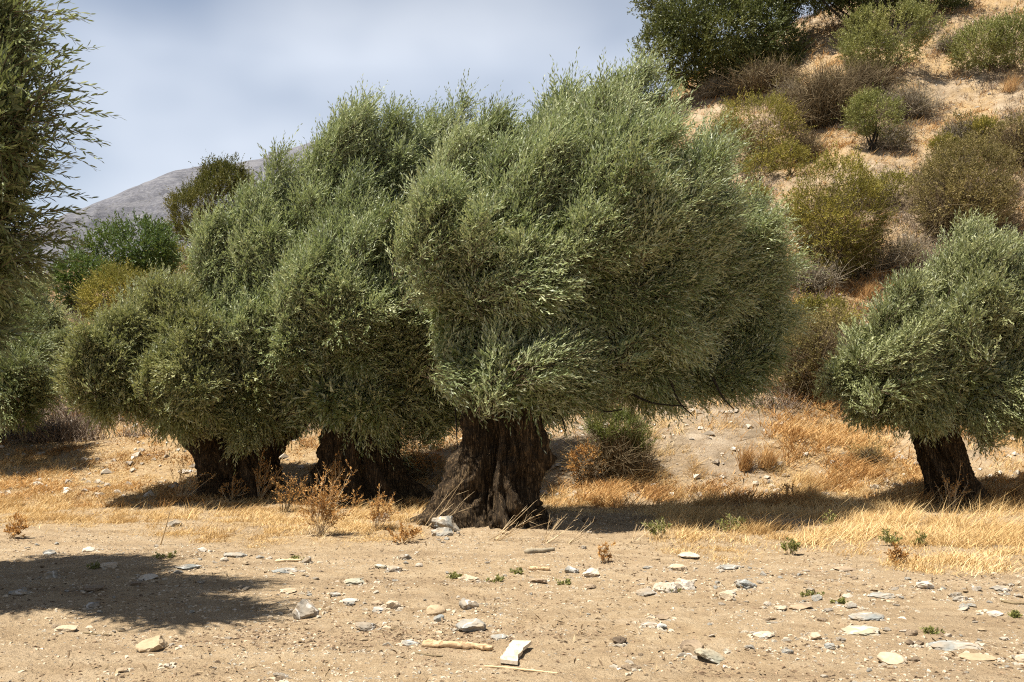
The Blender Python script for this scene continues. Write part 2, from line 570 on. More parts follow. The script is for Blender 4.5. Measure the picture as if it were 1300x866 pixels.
ys = sheet_rows()
us = np.concatenate([-np.geomspace(14, 1.06, 16), np.linspace(-1, 1, 520), np.geomspace(1.06, 14, 16)])
GX = us[None, :] * (0.56 * np.maximum(ys, 3)[:, None] + 0.7)
GY = np.repeat(ys[:, None], len(us), 1)
GZ = terrain(GX, GY)
gv = np.stack([GX, GY, GZ], -1).reshape(-1, 3)
nr, nc = GX.shape
i = np.arange(nr - 1)[:, None] * nc
j = np.arange(nc - 1)[None, :]
gf = np.stack([i + j, i + j + 1, i + nc + j + 1, i + nc + j], -1).reshape(-1, 4)
cov = grass_density(GX, GY, GZ)
hill = sstep(19, 24, GY)
hillpatch = 0.25 + 0.7 * sstep(-0.3, 0.25, n2(GX, GY, 0.23, 14.1, 4))
px_, py_ = project(gv)
px_ = px_.reshape(GX.shape)
py_ = py_.reshape(GX.shape)
behind = GY > 3
reddish = (1 - sstep(480, 580, px_)) * sstep(665, 620, py_)
cover = np.clip(np.maximum(cov * 0.85, np.maximum(hill * hillpatch, reddish * 0.9)), 0, 1) * behind
palev = np.clip(sstep(0.05, 0.4, n2(GX, GY, 0.33, 22.7, 4)) * sstep(17, 22, GY), 0, 1)
bank = (sstep(690, 740, px_) * (1 - sstep(960, 1010, px_)) * sstep(620, 596, py_) * sstep(500, 515, py_))
palev = np.maximum(np.maximum(palev, bank * 0.9), 0.9 * sstep(21, 27, GY) * sstep(-6, 0, GX)) * behind
cover = cover * (1 - 0.75 * bank)
ter = link('ground', mesh_np('ground', gv, gf, {'cover': cover.ravel(), 'pale': palev.ravel()}, True, M['ground']))
tag(ter, kind='structure')

# ------------------------------------------------------------------ setting: far mountain
sk_px = np.array([-500, -300, -100, 0, 80, 125, 200, 225, 262, 300, 335, 345, 372, 400, 440, 480, 540, 640, 800, 1000])
sk_py = np.array([370, 345, 322, 300, 272, 252, 223, 212, 206, 203, 198, 190, 184, 175, 172, 176, 196, 240, 300, 380])
NX, NT_ = 420, 130
qx = np.linspace(-500, 1000, NX)
qy = np.interp(qx, sk_px, sk_py)
DIST = 1900.0
crest = np.array([at(a, b, DIST) for a, b in zip(qx, qy)])
tt = np.linspace(0, 1.25, NT_)
mx = np.repeat(crest[:, 0][None, :], NT_, 0) * (0.62 + 0.38 * np.clip(tt, 0, 1.25))[:, None]
my = (700 + (DIST - 700) * tt)[:, None] * np.ones((1, NX))
prof = np.where(tt <= 1, tt ** 1.25, 1 - (tt - 1) * 1.2)
mz = crest[:, 2][None, :] * prof[:, None] - 5
q = np.stack([mx.ravel() * 0.006, my.ravel() * 0.006, np.zeros(mx.size)], 1)
rz = (ridged(q, 4) - 0.8).reshape(mx.shape) * 34 * np.clip(tt * 4, 0, 1)[:, None] * np.clip(np.abs(1 - tt) * 5 + 0.05, 0, 1)[:, None]
mz = mz + rz
mz = mz + 1.6 * fbm(np.stack([mx.ravel() * 0.03, my.ravel() * 0.03, np.full(mx.size, 3.3)], 1), 4).reshape(mx.shape)
mv = np.stack([mx, my, mz], -1).reshape(-1, 3)
i = np.arange(NT_ - 1)[:, None] * NX
j = np.arange(NX - 1)[None, :]
mf = np.stack([i + j, i + j + 1, i + NX + j + 1, i + NX + j], -1).reshape(-1, 4)
tag(link('mountain', mesh_np('mountain', mv, mf, None, True, M['mountain'])), kind='structure')

# ------------------------------------------------------------------ foliage
CAM = np.array([0, 0, CAM_H])


def leaves(P, D, L, nleaf, ll, lw, out, rs, spread=0.75, bend=None, upw=0.6, six=False, droop=0.0, rjit=0.35):
    """a spray of leaves along each twig: P base, D direction, L twig length -> verts, faces, rnd"""
    N = len(P)
    if bend is None:
        bend = np.zeros_like(P)
    U = unit(np.cross(D, unit(rs.normal(size=(N, 3)))))
    V = np.cross(D, U)
    t = (np.arange(nleaf) + 0.6) / nleaf
    j = np.arange(nleaf)
    phi = rs.uniform(0, 2 * PI, N)[:, None] + (j // 2)[None, :] * (PI / 2) + (j % 2)[None, :] * PI + rs.normal(size=(N, nleaf)) * 0.35
    C = P[:, None, :] + D[:, None, :] * (L[:, None] * t)[:, :, None] + bend[:, None, :] * ((L[:, None] * t * t))[:, :, None]
    T = unit(D[:, None, :] + 2 * bend[:, None, :] * t[None, :, None])
    side = np.cos(phi)[:, :, None] * U[:, None, :] + np.sin(phi)[:, :, None] * V[:, None, :]
    al = spread * (1.0 - 0.55 * t)[None, :] * (1 + 0.3 * rs.normal(size=(N, nleaf)))
    A = unit(T * np.cos(al)[:, :, None] + side * np.sin(al)[:, :, None] + np.array([0, 0, -droop]))
    nr = unit(out[:, None, :] * 0.5 + np.array([0, 0, upw]) + rs.normal(size=(N, nleaf, 3)) * 0.48)
    nr = unit(nr - A * (nr * A).sum(-1, keepdims=True))
    W = np.cross(nr, A)
    sz = (0.75 + 0.5 * rs.random((N, nleaf))) * np.where(t > 0.85, 0.75, 1.0)[None, :]
    a = A * (ll * sz)[:, :, None]
    w = W * (lw * sz * 0.5)[:, :, None]
    curl = nr * (ll * sz * rs.normal(0, 0.10, (N, nleaf)))[:, :, None]
    if six:
        vs = [C, C + a * 0.3 - w * 0.92 + curl * 0.5, C + a * 0.68 - w * 0.85 + curl * 0.6, C + a, C + a * 0.68 + w * 0.85 + curl * 0.6, C + a * 0.3 + w * 0.92 + curl * 0.5]
    else:
        vs = [C, C + a * 0.48 - w + curl, C + a, C + a * 0.48 + w + curl]
    k = len(vs)
    verts = np.stack(vs, 2).reshape(-1, 3)
    faces = np.arange(N * nleaf * k).reshape(-1, k)
    r = np.clip(rs.random((N, 1)) * (1 - rjit) + rs.random((N, nleaf)) * rjit, 0, 1)
    rnd = np.repeat(r.ravel(), k)
    return verts, faces, rnd


def ribbons(P, D, L, bend, w, rs, seg=3):
    """thin twig strips: triangular cross, 3 faces per segment"""
    N = len(P)
    t = np.linspace(0, 1, seg + 1)
    C = P[:, None, :] + D[:, None, :] * (L[:, None] * t)[:, :, None] + bend[:, None, :] * (L[:, None] * t * t)[:, :, None]
    U = unit(np.cross(D, unit(rs.normal(size=(N, 3)))))
    V = np.cross(D, U)
    rad = (np.broadcast_to(w, N)[:, None] * 0.5 * (1 - 0.75 * t)[None, :])
    ring = []
    for k in range(3):
        a = 2 * PI * k / 3
        ring.append(C + (math.cos(a) * U + math.sin(a) * V)[:, None, :] * rad[:, :, None])
    v = np.stack(ring, 2)  # N, seg+1, 3, 3
    verts = v.reshape(-1, 3)
    base = (np.arange(N) * (seg + 1) * 3)[:, None, None]
    s = (np.arange(seg) * 3)[None, :, None]
    k = np.arange(3)[None, None, :]
    f = np.stack([base + s + k, base + s + (k + 1) % 3, base + s + 3 + (k + 1) % 3, base + s + 3 + k], -1).reshape(-1, 4)
    rnd = np.repeat(rs.random(N), (seg + 1) * 3)
    return verts, f, rnd


def crown_points(lobes, n, rs, shell=0.22, warp=0.16, gap=0.0, gapf=1.2, seed=0.0, keep_in=0.12, back=0.55):
    """points spread through the skin of a union of lobes, with their outward directions"""
    L = np.asarray(lobes, float)
    area = (L[:, 3] * L[:, 4] + L[:, 4] * L[:, 5] + L[:, 3] * L[:, 5])
    k = rs.choice(len(L), size=n, p=area / area.sum())
    d = unit(rs.normal(size=(n, 3)))
    rad = 1 - np.abs(rs.normal(0, shell, n)) + rs.normal(0, 0.03, n)
    rad = np.clip(rad, 0.15, 1.12)
    wn = fbm(d * 1.9 + k[:, None] * 7.7 + seed, 3)
    rad = rad * (1 + warp * wn)
    p = L[k, :3] + d * L[k, 3:6] * rad[:, None]
    out = unit(d / L[k, 3:6])
    f = np.full(n, 9.0)
    for m in range(len(L)):
        fm = np.linalg.norm((p - L[m, :3]) / L[m, 3:6], axis=1)
        f = np.where(k == m, f, np.minimum(f, fm))
    keep = (f > 0.80) | (rs.random(n) < keep_in)
    tocam = unit(CAM - p)
    facing = (out * tocam).sum(1)
    keep &= (facing > -0.35) | (rs.random(n) < back)
    if gap:
        g = fbm(p * gapf + seed, 3)
        keep &= (g > -gap) | (rs.random(n) < 0.18)
    return p[keep], out[keep]


def px_lobes(rows, flat=1.0, sq=1.0):
    """lobes given by where they stand in the photograph and their distance: (px, py, radius px, Y)"""
    L = []
    for r in rows:
        px, py, rp, Y = r[:4]
        e = r[4] if len(r) > 4 else 1.0
        c = at(px, py, Y)
        rr = rp / F * Y
        L.append([c[0], c[1], c[2], rr, rr * flat, rr * e * sq])
    return np.array(L)


WIND = np.array([0.62, 0.05, 0.08])


def make_crown(name, lobes, n, mat, root, rs, nleaf=12, ll=0.086, lw=0.022, L0=0.36, wind=0.5, up=0.55, gap=0.28, gapf=1.1, seed=0.0,
               six=False, twigfrac=0.35, shell=0.24, spread=0.70, top_boost=0.45, back=0.5, warp=0.18, upw=0.85, keep_in=0.12, droop=0.0, shrink=2.6, fill=0.12, plumes=200, plume=0.75, share=0.86, hole_f=1.0, hole=0.10):
    full = lobes.copy()
    full[:, 3:6] = np.maximum(full[:, 3:6] - (0.38 * plume + 0.3 * L0), 0.3 * full[:, 3:6])
    lobes = lobes.copy()
    lobes[:, 3:6] = np.maximum(lobes[:, 3:6] - L0 * shrink, 0.3 * lobes[:, 3:6])
    zmin, zmax = lobes[:, 2].min() - 0.3, (lobes[:, 2] + lobes[:, 5]).max()
    upv = np.array([0, 0, 1.0])

    def lean_dir(o, h, k, w=0.55):
        d = o * w + upv * (up * (0.55 + 0.8 * h))[:, None] + WIND * wind * (0.5 + 0.7 * h)[:, None] + rs.normal(size=o.shape) * k
        return unit(d - upv * (np.clip(-o[:, 2] - 0.15, 0, 1) * 1.1)[:, None])

    # boughs: plumes of twigs that stand out of the crown, with hollows between them
    c, oc_ = crown_points(full, int(plumes * 7), rs, shell=0.15, warp=0.34, seed=seed + 3, back=0.4, keep_in=0.05)
    hol = fbm(c * hole_f + seed * 5.1, 3)
    ok = hol > -hole - 0.2 * np.clip(-oc_[:, 2] + 0.1, 0, 1)
    c, oc_, hol = c[ok][:plumes], oc_[ok][:plumes], hol[ok][:plumes]
    c = c + oc_ * (np.clip(hol, -0.2, 0.5) * 0.8 - rs.random(len(c)) ** 2 * 0.35)[:, None] * plume
    K = len(c)
    hk = np.clip((c[:, 2] - zmin) / (zmax - zmin), 0, 1)
    ax = lean_dir(oc_, hk, 0.26, 0.33)
    lk = plume * rs.uniform(0.55, 1.4, K) * (0.75 + 0.6 * hk * np.clip(oc_[:, 2] + 0.3, 0, 1))
    rk = plume * rs.uniform(0.12, 0.25, K)
    c = c - ax * (lk * rs.uniform(0.66, 1.0, K))[:, None]
    wt = rk * lk
    kid = rs.choice(K, int(n * share), p=wt / wt.sum())
    m = len(kid)
    uu = rs.random(m) ** 0.75
    rad = rs.normal(size=(m, 3))
    rad = unit(rad - ax[kid] * (rad * ax[kid]).sum(1, keepdims=True)) * np.sqrt(rs.random(m))[:, None]
    env = np.sin(np.clip(uu * 0.8 + 0.2, 0, 1) * PI) ** 0.8 + 0.10
    pa = c[kid] + ax[kid] * (lk[kid] * uu)[:, None] + rad * (rk[kid] * env)[:, None] + WIND * (wind * 0.22 * lk[kid] * uu ** 2)[:, None]
    da = unit(ax[kid] * 1.0 + unit(rad) * 0.48 + rs.normal(size=(m, 3)) * 0.30)
    oa = unit(oc_[kid] * 0.6 + unit(rad) * 0.7)
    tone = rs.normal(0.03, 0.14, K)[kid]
    # the even skin under them, toned darker to paint shade into the hollows
    p, out = crown_points(lobes, int(n * (1 - share)), rs, shell=shell, gap=gap, gapf=gapf, seed=seed, back=back, warp=warp, keep_in=keep_in)
    hh = np.clip((p[:, 2] - zmin) / (zmax - zmin), 0, 1)
    d = lean_dir(out, hh, 0.32)
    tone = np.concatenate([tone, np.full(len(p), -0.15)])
    p, d, out = np.concatenate([pa, p]), np.concatenate([da, d]), np.concatenate([oa, out])
    N = len(p)
    hh = np.clip((p[:, 2] - zmin) / (zmax - zmin), 0, 1)
    L = L0 * (0.5 + 1.0 * rs.random(N)) * (1 + top_boost * hh * np.clip(out[:, 2], 0, 1))
    bend = WIND[None, :] * (0.28 * wind) + np.array([0, 0, -0.18]) * (1 - hh)[:, None] + rs.normal(size=(N, 3)) * 0.10
    v, f, r = leaves(p, d, L, nleaf, ll, lw, out, rs, spread=spread, bend=bend, six=six, upw=upw, droop=droop)
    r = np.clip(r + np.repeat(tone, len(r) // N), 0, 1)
    # larger filler leaves added deeper inside to block light, toned darker there
    nf = int(n * fill)
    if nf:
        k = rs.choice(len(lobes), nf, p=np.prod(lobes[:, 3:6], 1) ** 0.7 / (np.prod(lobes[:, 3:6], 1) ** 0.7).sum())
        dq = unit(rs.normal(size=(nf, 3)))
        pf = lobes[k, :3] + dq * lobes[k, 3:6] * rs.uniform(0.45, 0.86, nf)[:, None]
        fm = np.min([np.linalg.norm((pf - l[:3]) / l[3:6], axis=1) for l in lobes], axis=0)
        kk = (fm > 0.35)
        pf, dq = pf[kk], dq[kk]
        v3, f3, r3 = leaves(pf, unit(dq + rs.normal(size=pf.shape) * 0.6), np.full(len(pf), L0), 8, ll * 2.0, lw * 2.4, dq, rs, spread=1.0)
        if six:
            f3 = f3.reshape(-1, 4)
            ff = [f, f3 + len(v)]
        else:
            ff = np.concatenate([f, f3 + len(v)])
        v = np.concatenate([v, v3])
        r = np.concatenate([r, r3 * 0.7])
        f = ff
    cr = link('crown', mesh_np(name + '_crown', v - np.array(root.location), f, {'rnd': r}, False, mat), root)
    m = rs.random(N) < twigfrac
    if m.any():
        v, f, r = ribbons(p[m] - d[m] * 0.25 * L[m][:, None], d[m], L[m] * 1.2, bend[m], 0.008, rs, 2)
        link('foliage', mesh_np(name + '_twigs', v - np.array(root.location), f, {'rnd': r}, False, M['twig']), root)  # bare twig strips, no leaves
    return cr


def gnarled(path, radii, n=110, m=150, seed=0.0, flute=0.16, twist=0.5, flare=0.8, roots=(), dents=(), lumps=0.10, nz=0.5):
    """fluted old trunk: path with radii, root flare with lobes, hollows"""
    Pp = bez(path, 14)
    Rr = np.interp(np.linspace(0, 1, len(Pp)), np.linspace(0, 1, len(radii)), radii)
    s = np.linspace(0, 1, n)
    s = s ** 1.15
    P = np.stack([np.interp(s, np.linspace(0, 1, len(Pp)), Pp[:, k]) for k in range(3)], 1)
    R = np.interp(s, np.linspace(0, 1, len(Pp)), Rr)
    a = np.linspace(0, 2 * PI, m, endpoint=False)
    z = P[:, 2] - P[0, 2]
    A = a[None, :] + twist * z[:, None]
    q = np.stack([np.cos(A) * 1.35, np.sin(A) * 1.35, nz * z[:, None] + 0 * A], -1).reshape(-1, 3) + seed
    rg = ridged(q, 2).reshape(n, m)
    q2 = np.stack([np.cos(A) * 3.2, np.sin(A) * 3.2, 1.1 * z[:, None] + 0 * A], -1).reshape(-1, 3) + seed + 40
    rg2 = ridged(q2, 3).reshape(n, m)
    q3 = np.stack([np.cos(a)[None, :] * 1.2 + 0 * A, np.sin(a)[None, :] * 1.2 + 0 * A, 1.9 * z[:, None] + 0 * A], -1).reshape(-1, 3) + seed + 80
    lump = fbm(q3, 3).reshape(n, m)
    q4 = np.stack([np.cos(A) * 6.5 + 0.35 * lump, np.sin(A) * 6.5, 0.9 * z[:, None] + 0.5 * lump], -1).reshape(-1, 3) + seed + 120
    cord = ridged(q4, 3).reshape(n, m)
    q5 = np.stack([np.cos(A) * 5, np.sin(A) * 5, 4.5 * z[:, None] + 0 * A], -1).reshape(-1, 3) + seed + 160
    knob = fbm(q5, 3).reshape(n, m)
    rr = 1 + flute * (rg - 0.55) + flute * 0.42 * (rg2 - 0.7) + 0.42 * flute * (cord - 0.7) + lumps * lump + 0.045 * knob
    zz = z / max(z.max(), 1e-6)
    fl = np.exp(-np.clip(z - 0.12, 0, None) / 0.24)[:, None]
    rf = 0.25
    for (ang, wd, amt) in roots:
        dd = (a - ang + PI) % (2 * PI) - PI
        rf = rf + amt * np.exp(-(dd / wd) ** 2)
    rr = rr + flare * fl * rf * (0.72 + 0.35 * rg + 0.22 * (cord - 0.6) + 0.3 * lump)
    for (ang, zc, wa, wz, dep) in dents:
        dd = (a[None, :] - ang + PI) % (2 * PI) - PI
        rr = rr - dep * np.exp(-(dd / wa) ** 2 - ((z[:, None] - zc) / wz) ** 2)
    rr = np.clip(rr, 0.25, 5)
    # rings stay level: old trunks are thick beside their bends
    x = P[:, 0][:, None] + np.cos(a)[None, :] * rr * R[:, None]
    y = P[:, 1][:, None] + np.sin(a)[None, :] * rr * R[:, None]
    zo = P[:, 2][:, None] + 0 * x
    v = np.stack([x, y, zo], -1).reshape(-1, 3)
    i = np.arange(n - 1)[:, None] * m
    j = np.arange(m)[None, :]
    f = np.stack([i + j, i + (j + 1) % m, i + m + (j + 1) % m, i + m + j], -1).reshape(-1, 4)
    v = np.concatenate([v, P[-1:] + np.array([[0, 0, 0.05]])])
    jj = np.arange(m)
    k = (n - 1) * m
    cap = np.stack([np.full(m, n * m), k + jj, k + (jj + 1) % m], -1)
    return v, [f, cap]


def trunk_obj(root, parts, name='trunk', mat=None):
    g = Geo()
    for v, f in parts:
        g.add(v, f)
    return link(name, g.mesh(name, mat or M['bark'], root.location, True), root)


def limb(root, a, b, r0, r1, rs, sag=0.25, wig=0.12):
    a, b = np.asarray(a, float), np.asarray(b, float)
    L = np.linalg.norm(b - a)
    m1 = a + (b - a) * 0.35 + np.array([0, 0, sag * L * 0.35]) + rs.normal(0, wig * L * 0.35, 3)
    m2 = a + (b - a) * 0.7 + np.array([0, 0, sag * L * 0.2]) + rs.normal(0, wig * L * 0.35, 3)
    path = bez([a, m1, m2, b], 9)
    v, f = tube(path, np.linspace(r0, r1, len(path)), 10, True, 0.25, rs.random() * 50)
    g = Geo()
    g.add(v, f)
    return link('limb', g.mesh('limb', M['bark_grey'], root.location, True), root)


def R_(i):
    return np.random.default_rng(100 + i)


def pxr(r, Y):
    return r / F * Y


# ================================================================== the great olive in the middle
Y0 = 15.0
b0 = ground(634, 655)
Y0 = b0[1]
rs = R_(1)
big = thing('olive_tree', b0, 'largest olive tree, thick hollow trunk and broad windswept crown in the middle of the grove', 'olive tree', 'old olive trees of the grove')
path = [at(626, 672, Y0), at(626, 630, Y0), at(634, 590, Y0), at(640, 555, Y0), at(640, 510, Y0), at(642, 440, Y0 + 0.15)]
tv = gnarled(path, [pxr(52, Y0), pxr(47, Y0), pxr(44, Y0), pxr(42, Y0), pxr(41, Y0), pxr(46, Y0)], n=150, m=220, seed=3.0, flute=0.36, twist=0.35, flare=0.34,
             roots=((PI, 0.28, 2.0), (PI * 1.22, 0.26, 1.0), (0.05, 0.3, 0.25), (-0.6, 0.3, 0.7), (-1.3, 0.22, 0.6), (1.6, 0.5, 0.6)),
             dents=((-2.2, 0.52, 0.17, 0.15, 0.42), (-1.38, 1.45, 0.2, 0.45, 0.5), (-0.75, 0.7, 0.22, 0.28, 0.4), (-1.75, 0.62, 0.10, 0.3, 0.3),
                    (-1.8, 1.2, 0.12, 0.25, 0.3), (-0.12, 0.98, 0.4, 0.17, -0.36), (-2.7, 0.5, 0.25, 0.2, -0.2), (-1.1, 0.35, 0.25, 0.15, -0.25), (-2.0, 0.95, 0.2, 0.2, -0.18)), lumps=0.13)
trunk_obj(big, [tv])
LB = px_lobes([
    (675, 328, 168, 14.6), (758, 308, 178, 14.8), (872, 325, 140, 15.9), (918, 375, 110, 16.3), (935, 300, 78, 16.0), (685, 425, 116, 15.0), (800, 425, 112, 15.2), (885, 425, 96, 16.2), (945, 425, 72, 16.4), (640, 462, 70, 15.0),
    (700, 190, 80, 15.6), (765, 182, 74, 15.8), (590, 395, 80, 14.7), (600, 240, 70, 15.4), (740, 465, 62, 15.2), (606, 470, 74, 14.3), (648, 468, 84, 13.9), (705, 472, 70, 14.2), (622, 205, 84, 15.3)], 0.95)
LB[[2, 3, 4, 7, 8], 4] *= 0.75
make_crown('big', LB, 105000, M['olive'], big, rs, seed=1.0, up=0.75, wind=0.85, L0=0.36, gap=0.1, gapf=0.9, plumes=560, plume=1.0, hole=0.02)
top = at(640, 500, Y0)
for q in ((655, 250, 15.4), (770, 190, 15.7), (845, 260, 15.4), (925, 330, 15.6), (640, 370, 14.3), (880, 420, 14.8), (720, 440, 14.1), (800, 420, 16.6)):
    e = at(*q)
    a = top + np.array([np.clip((e[0] - top[0]) * 0.3, -0.4, 0.4), np.clip((e[1] - top[1]) * 0.3, -0.35, 0.35), -0.25])
    limb(big, a, e, 0.24, 0.05, rs)
# thin hanging branchlets under the crown
g = Geo()
for q0, q1, q2, Yq in (((573, 470), (578, 520), (581, 575), 14.8), ((850, 480), (862, 510), (880, 528), 14.6), ((800, 500), (830, 512), (872, 516), 14.5),
                       ((700, 500), (712, 525), (718, 548), 14.5), ((905, 480), (918, 505), (932, 520), 14.8), ((740, 505), (765, 522), (790, 520), 14.3)):
    v, f = tube(bez([at(*q0, Yq), at(*q1, Yq), at(*q2, Yq)], 6), (0.022, 0.008), 5)
    g = Geo()
    g.add(v, f)
    link('branchlet', g.mesh('branchlet', M['bark_grey'], big.location, True), big)

# ================================================================== second olive, behind to the left
b1 = ground(466, 628)
Y1 = b1[1]
rs = R_(2)
t2 = thing('olive_tree', b1, 'olive tree with stout straight fluted trunk and tall crown touching the largest tree', 'olive tree', 'old olive trees of the grove')
path = [at(464, 642, Y1), at(458, 605, Y1), at(456, 570, Y1), at(456, 535, Y1), at(458, 500, Y1)]
tv = gnarled(path, [pxr(44, Y1), pxr(41, Y1), pxr(38, Y1), pxr(38, Y1), pxr(42, Y1)], n=110, m=180, seed=12.0, flute=0.3, twist=0.15, flare=0.75,
             roots=((0.0, 0.28, 1.2), (PI, 0.3, 0.7), (-1.0, 0.35, 0.7), (-2.0, 0.3, 0.5), (1.6, 0.5, 0.5)), dents=((-1.9, 0.9, 0.14, 0.6, 0.3), (-1.3, 1.0, 0.1, 0.7, 0.25)), lumps=0.07, nz=0.2)
trunk_obj(t2, [tv])
L2 = px_lobes([
    (468, 238, 112, 18.8), (532, 238, 98, 18.8), (406, 318, 112, 18.2), (450, 395, 148, 17.8), (355, 420, 98, 17.6), (520, 450, 105, 18.0), (326, 338, 82, 18.2), (480, 510, 70, 17.9), (540, 315, 108, 19.2), (400, 492, 76, 17.6), (545, 515, 58, 18.0), (465, 505, 66, 17.2), (425, 505, 62, 17.2)], 0.9)
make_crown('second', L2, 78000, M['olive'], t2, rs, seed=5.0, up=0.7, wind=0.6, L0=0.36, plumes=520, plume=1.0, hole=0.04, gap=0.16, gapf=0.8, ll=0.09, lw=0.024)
top = at(456, 515, Y1)
for q in ((480, 210, 18.9), (380, 270, 18.6), (320, 350, 18.0), (440, 320, 17.8), (350, 430, 17.7), (520, 400, 18), (480, 300, 20)):
    limb(t2, top + np.array([0, 0, -0.2]), at(*q), 0.22, 0.05, rs)

# ================================================================== third olive, forked trunk at the left
b2 = ground(304, 622)
Y2 = b2[1]
rs = R_(3)
t3 = thing('olive_tree', b2, 'low olive tree with dark trunk forking in a wide V left of the other trunks', 'olive tree', 'old olive trees of the grove')
p1 = gnarled([at(310, 636, Y2), at(306, 605, Y2), at(300, 580, Y2), at(291, 558, Y2), at(285, 540, Y2)], [pxr(42, Y2), pxr(39, Y2), pxr(38, Y2), pxr(36, Y2), pxr(30, Y2)], n=90, m=150,
             seed=21.0, flute=0.3, twist=0.2, flare=0.3, roots=((0.2, 0.4, 0.7), (PI, 0.4, 0.5), (-1.5, 0.5, 0.5)), dents=((-1.9, 0.7, 0.12, 0.6, 0.35), (-1.3, 0.8, 0.12, 0.6, 0.3)), nz=0.25)
v, f = tube(bez([at(300, 600, Y2), at(272, 572, Y2), at(246, 552, Y2), at(232, 538, Y2), at(222, 505, Y2 - 0.3)], 8), np.linspace(pxr(27, Y2), pxr(10, Y2), 33), 26, True, 0.3, 4.0)
p2 = (v, f)
v, f = tube(bez([at(318, 605, Y2), at(334, 575, Y2), at(350, 552, Y2), at(372, 540, Y2), at(388, 515, Y2 + 0.3)], 8), np.linspace(pxr(28, Y2), pxr(10, Y2), 33), 26, True, 0.3, 9.0)
p3 = (v, f)
trunk_obj(t3, [p1, p2, p3])
L3 = px_lobes([
    (205, 438, 98, Y2 - 0.5), (262, 438, 88, Y2), (145, 462, 66, Y2 - 0.9), (165, 440, 82, Y2 - 0.7), (235, 480, 84, Y2 - 1.0), (318, 495, 66, Y2 - 0.6), (122, 484, 42, Y2 - 0.9), (366, 508, 54, Y2 - 0.4), (275, 505, 58, Y2 - 0.9), (180, 490, 62, Y2 - 1.0)], 0.9)
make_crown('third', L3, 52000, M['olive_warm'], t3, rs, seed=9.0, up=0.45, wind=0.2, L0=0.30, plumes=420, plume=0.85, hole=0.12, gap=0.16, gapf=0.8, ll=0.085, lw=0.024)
for a, q in (((232, 538), (150, 450, Y2 - 1)), ((225, 520), (205, 400, Y2 - 0.5)), ((285, 545), (255, 400, Y2)), ((290, 545), (240, 440, Y2 + 1.4)), ((380, 530), (340, 450, Y2 + 0.8)), ((380, 530), (360, 500, Y2))):
    limb(t3, at(*a, Y2), at(*q), 0.14, 0.04, rs)

# ================================================================== olive at the right
b3 = ground(1216, 639)
Y3 = b3[1]
rs = R_(4)
t4 = thing('olive_tree', b3, 'olive tree with slender leaning trunk and round grey-green crown at the right', 'olive tree', 'old olive trees of the grove')
p1 = gnarled([at(1220, 650, Y3), at(1210, 620, Y3), at(1199, 590, Y3), at(1191, 565, Y3), at(1187, 545, Y3), at(1190, 520, Y3)],
             [pxr(31, Y3), pxr(27, Y3), pxr(24, Y3), pxr(23, Y3), pxr(23, Y3), pxr(24, Y3)], n=100, m=150, seed=33.0, flute=0.27, twist=0.5, flare=0.5,
             roots=((0.0, 0.35, 1.2), (PI, 0.4, 0.45), (-1.3, 0.4, 0.5)), dents=((-1.2, 0.7, 0.14, 0.5, 0.35), (-2.0, 1.0, 0.12, 0.4, 0.25)), lumps=0.1)
trunk_obj(t4, [p1])
L4 = px_lobes([
    (1232, 420, 114, Y3), (1300, 425, 112, Y3), (1142, 455, 98, Y3 - 0.3), (1105, 480, 60, Y3 - 0.3), (1225, 470, 92, Y3 - 0.5), (1330, 470, 100, Y3 - 0.4), (1390, 440, 100, Y3), (1205, 375, 66, Y3), (1285, 505, 58, Y3 - 0.5)], 0.9)
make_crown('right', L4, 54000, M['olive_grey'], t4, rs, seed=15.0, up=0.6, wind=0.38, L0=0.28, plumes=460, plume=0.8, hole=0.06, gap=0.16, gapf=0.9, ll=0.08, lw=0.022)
top = at(1190, 530, Y3)
for q in ((1190, 370, Y3), (1270, 350, Y3 + 0.2), (1120, 455, Y3 - 0.3), (1220, 440, Y3 - 0.8), (1310, 440, Y3 - 0.7), (1370, 430, Y3), (1250, 430, Y3 + 1.5)):
    limb(t4, top + np.array([0, 0, -0.1]), at(*q), 0.13, 0.035, rs)

# ================================================================== near olive reaching in from the left
rs = R_(5)
YN = 9.0
bn = np.array([-6.3, 8.3, float(terrain(np.array([-6.3]), np.array([8.3]))[0])])
t5 = thing('olive_tree', bn, 'nearest olive tree, only its long drooping leafy branches reach in at the left edge', 'olive tree', 'old olive trees of the grove')
tv = gnarled([bn + np.array([0, 0, -0.25]), bn + np.array([0.1, 0, 0.5]), bn + np.array([0.0, 0.1, 1.2]), bn + np.array([0.1, 0, 1.8])], [0.5, 0.42, 0.4, 0.42], n=60, m=90, seed=44.0, flute=0.18,
             roots=((0.3, 0.4, 0.8), (2.5, 0.4, 0.7), (-1.6, 0.4, 0.6)))
trunk_obj(t5, [tv])
L5 = px_lobes([(-5, 60, 95, 7.4), (15, 150, 75, 7.2), (-12, 240, 82, 7.5), (-12, 310, 78, 7.8), (-120, 120, 150, 8.2), (-120, 300, 150, 8.4), (-150, -60, 150, 7.8), (-270, 60, 200, 8.8), (-25, 365, 70, 8.2), (-20, 420, 64, 8.3), (-240, 300, 160, 8.0)])
L5[:, 0] -= 0.12
make_crown('near', L5, 36000, M['olive_near'], t5, rs, seed=19.0, up=0.3, wind=0.35, L0=0.34, gap=0.12, gapf=1.6, ll=0.066, lw=0.016, six=True, nleaf=16, twigfrac=0.8, back=0.6, fill=0.05, plumes=260, plume=0.9, share=0.8)
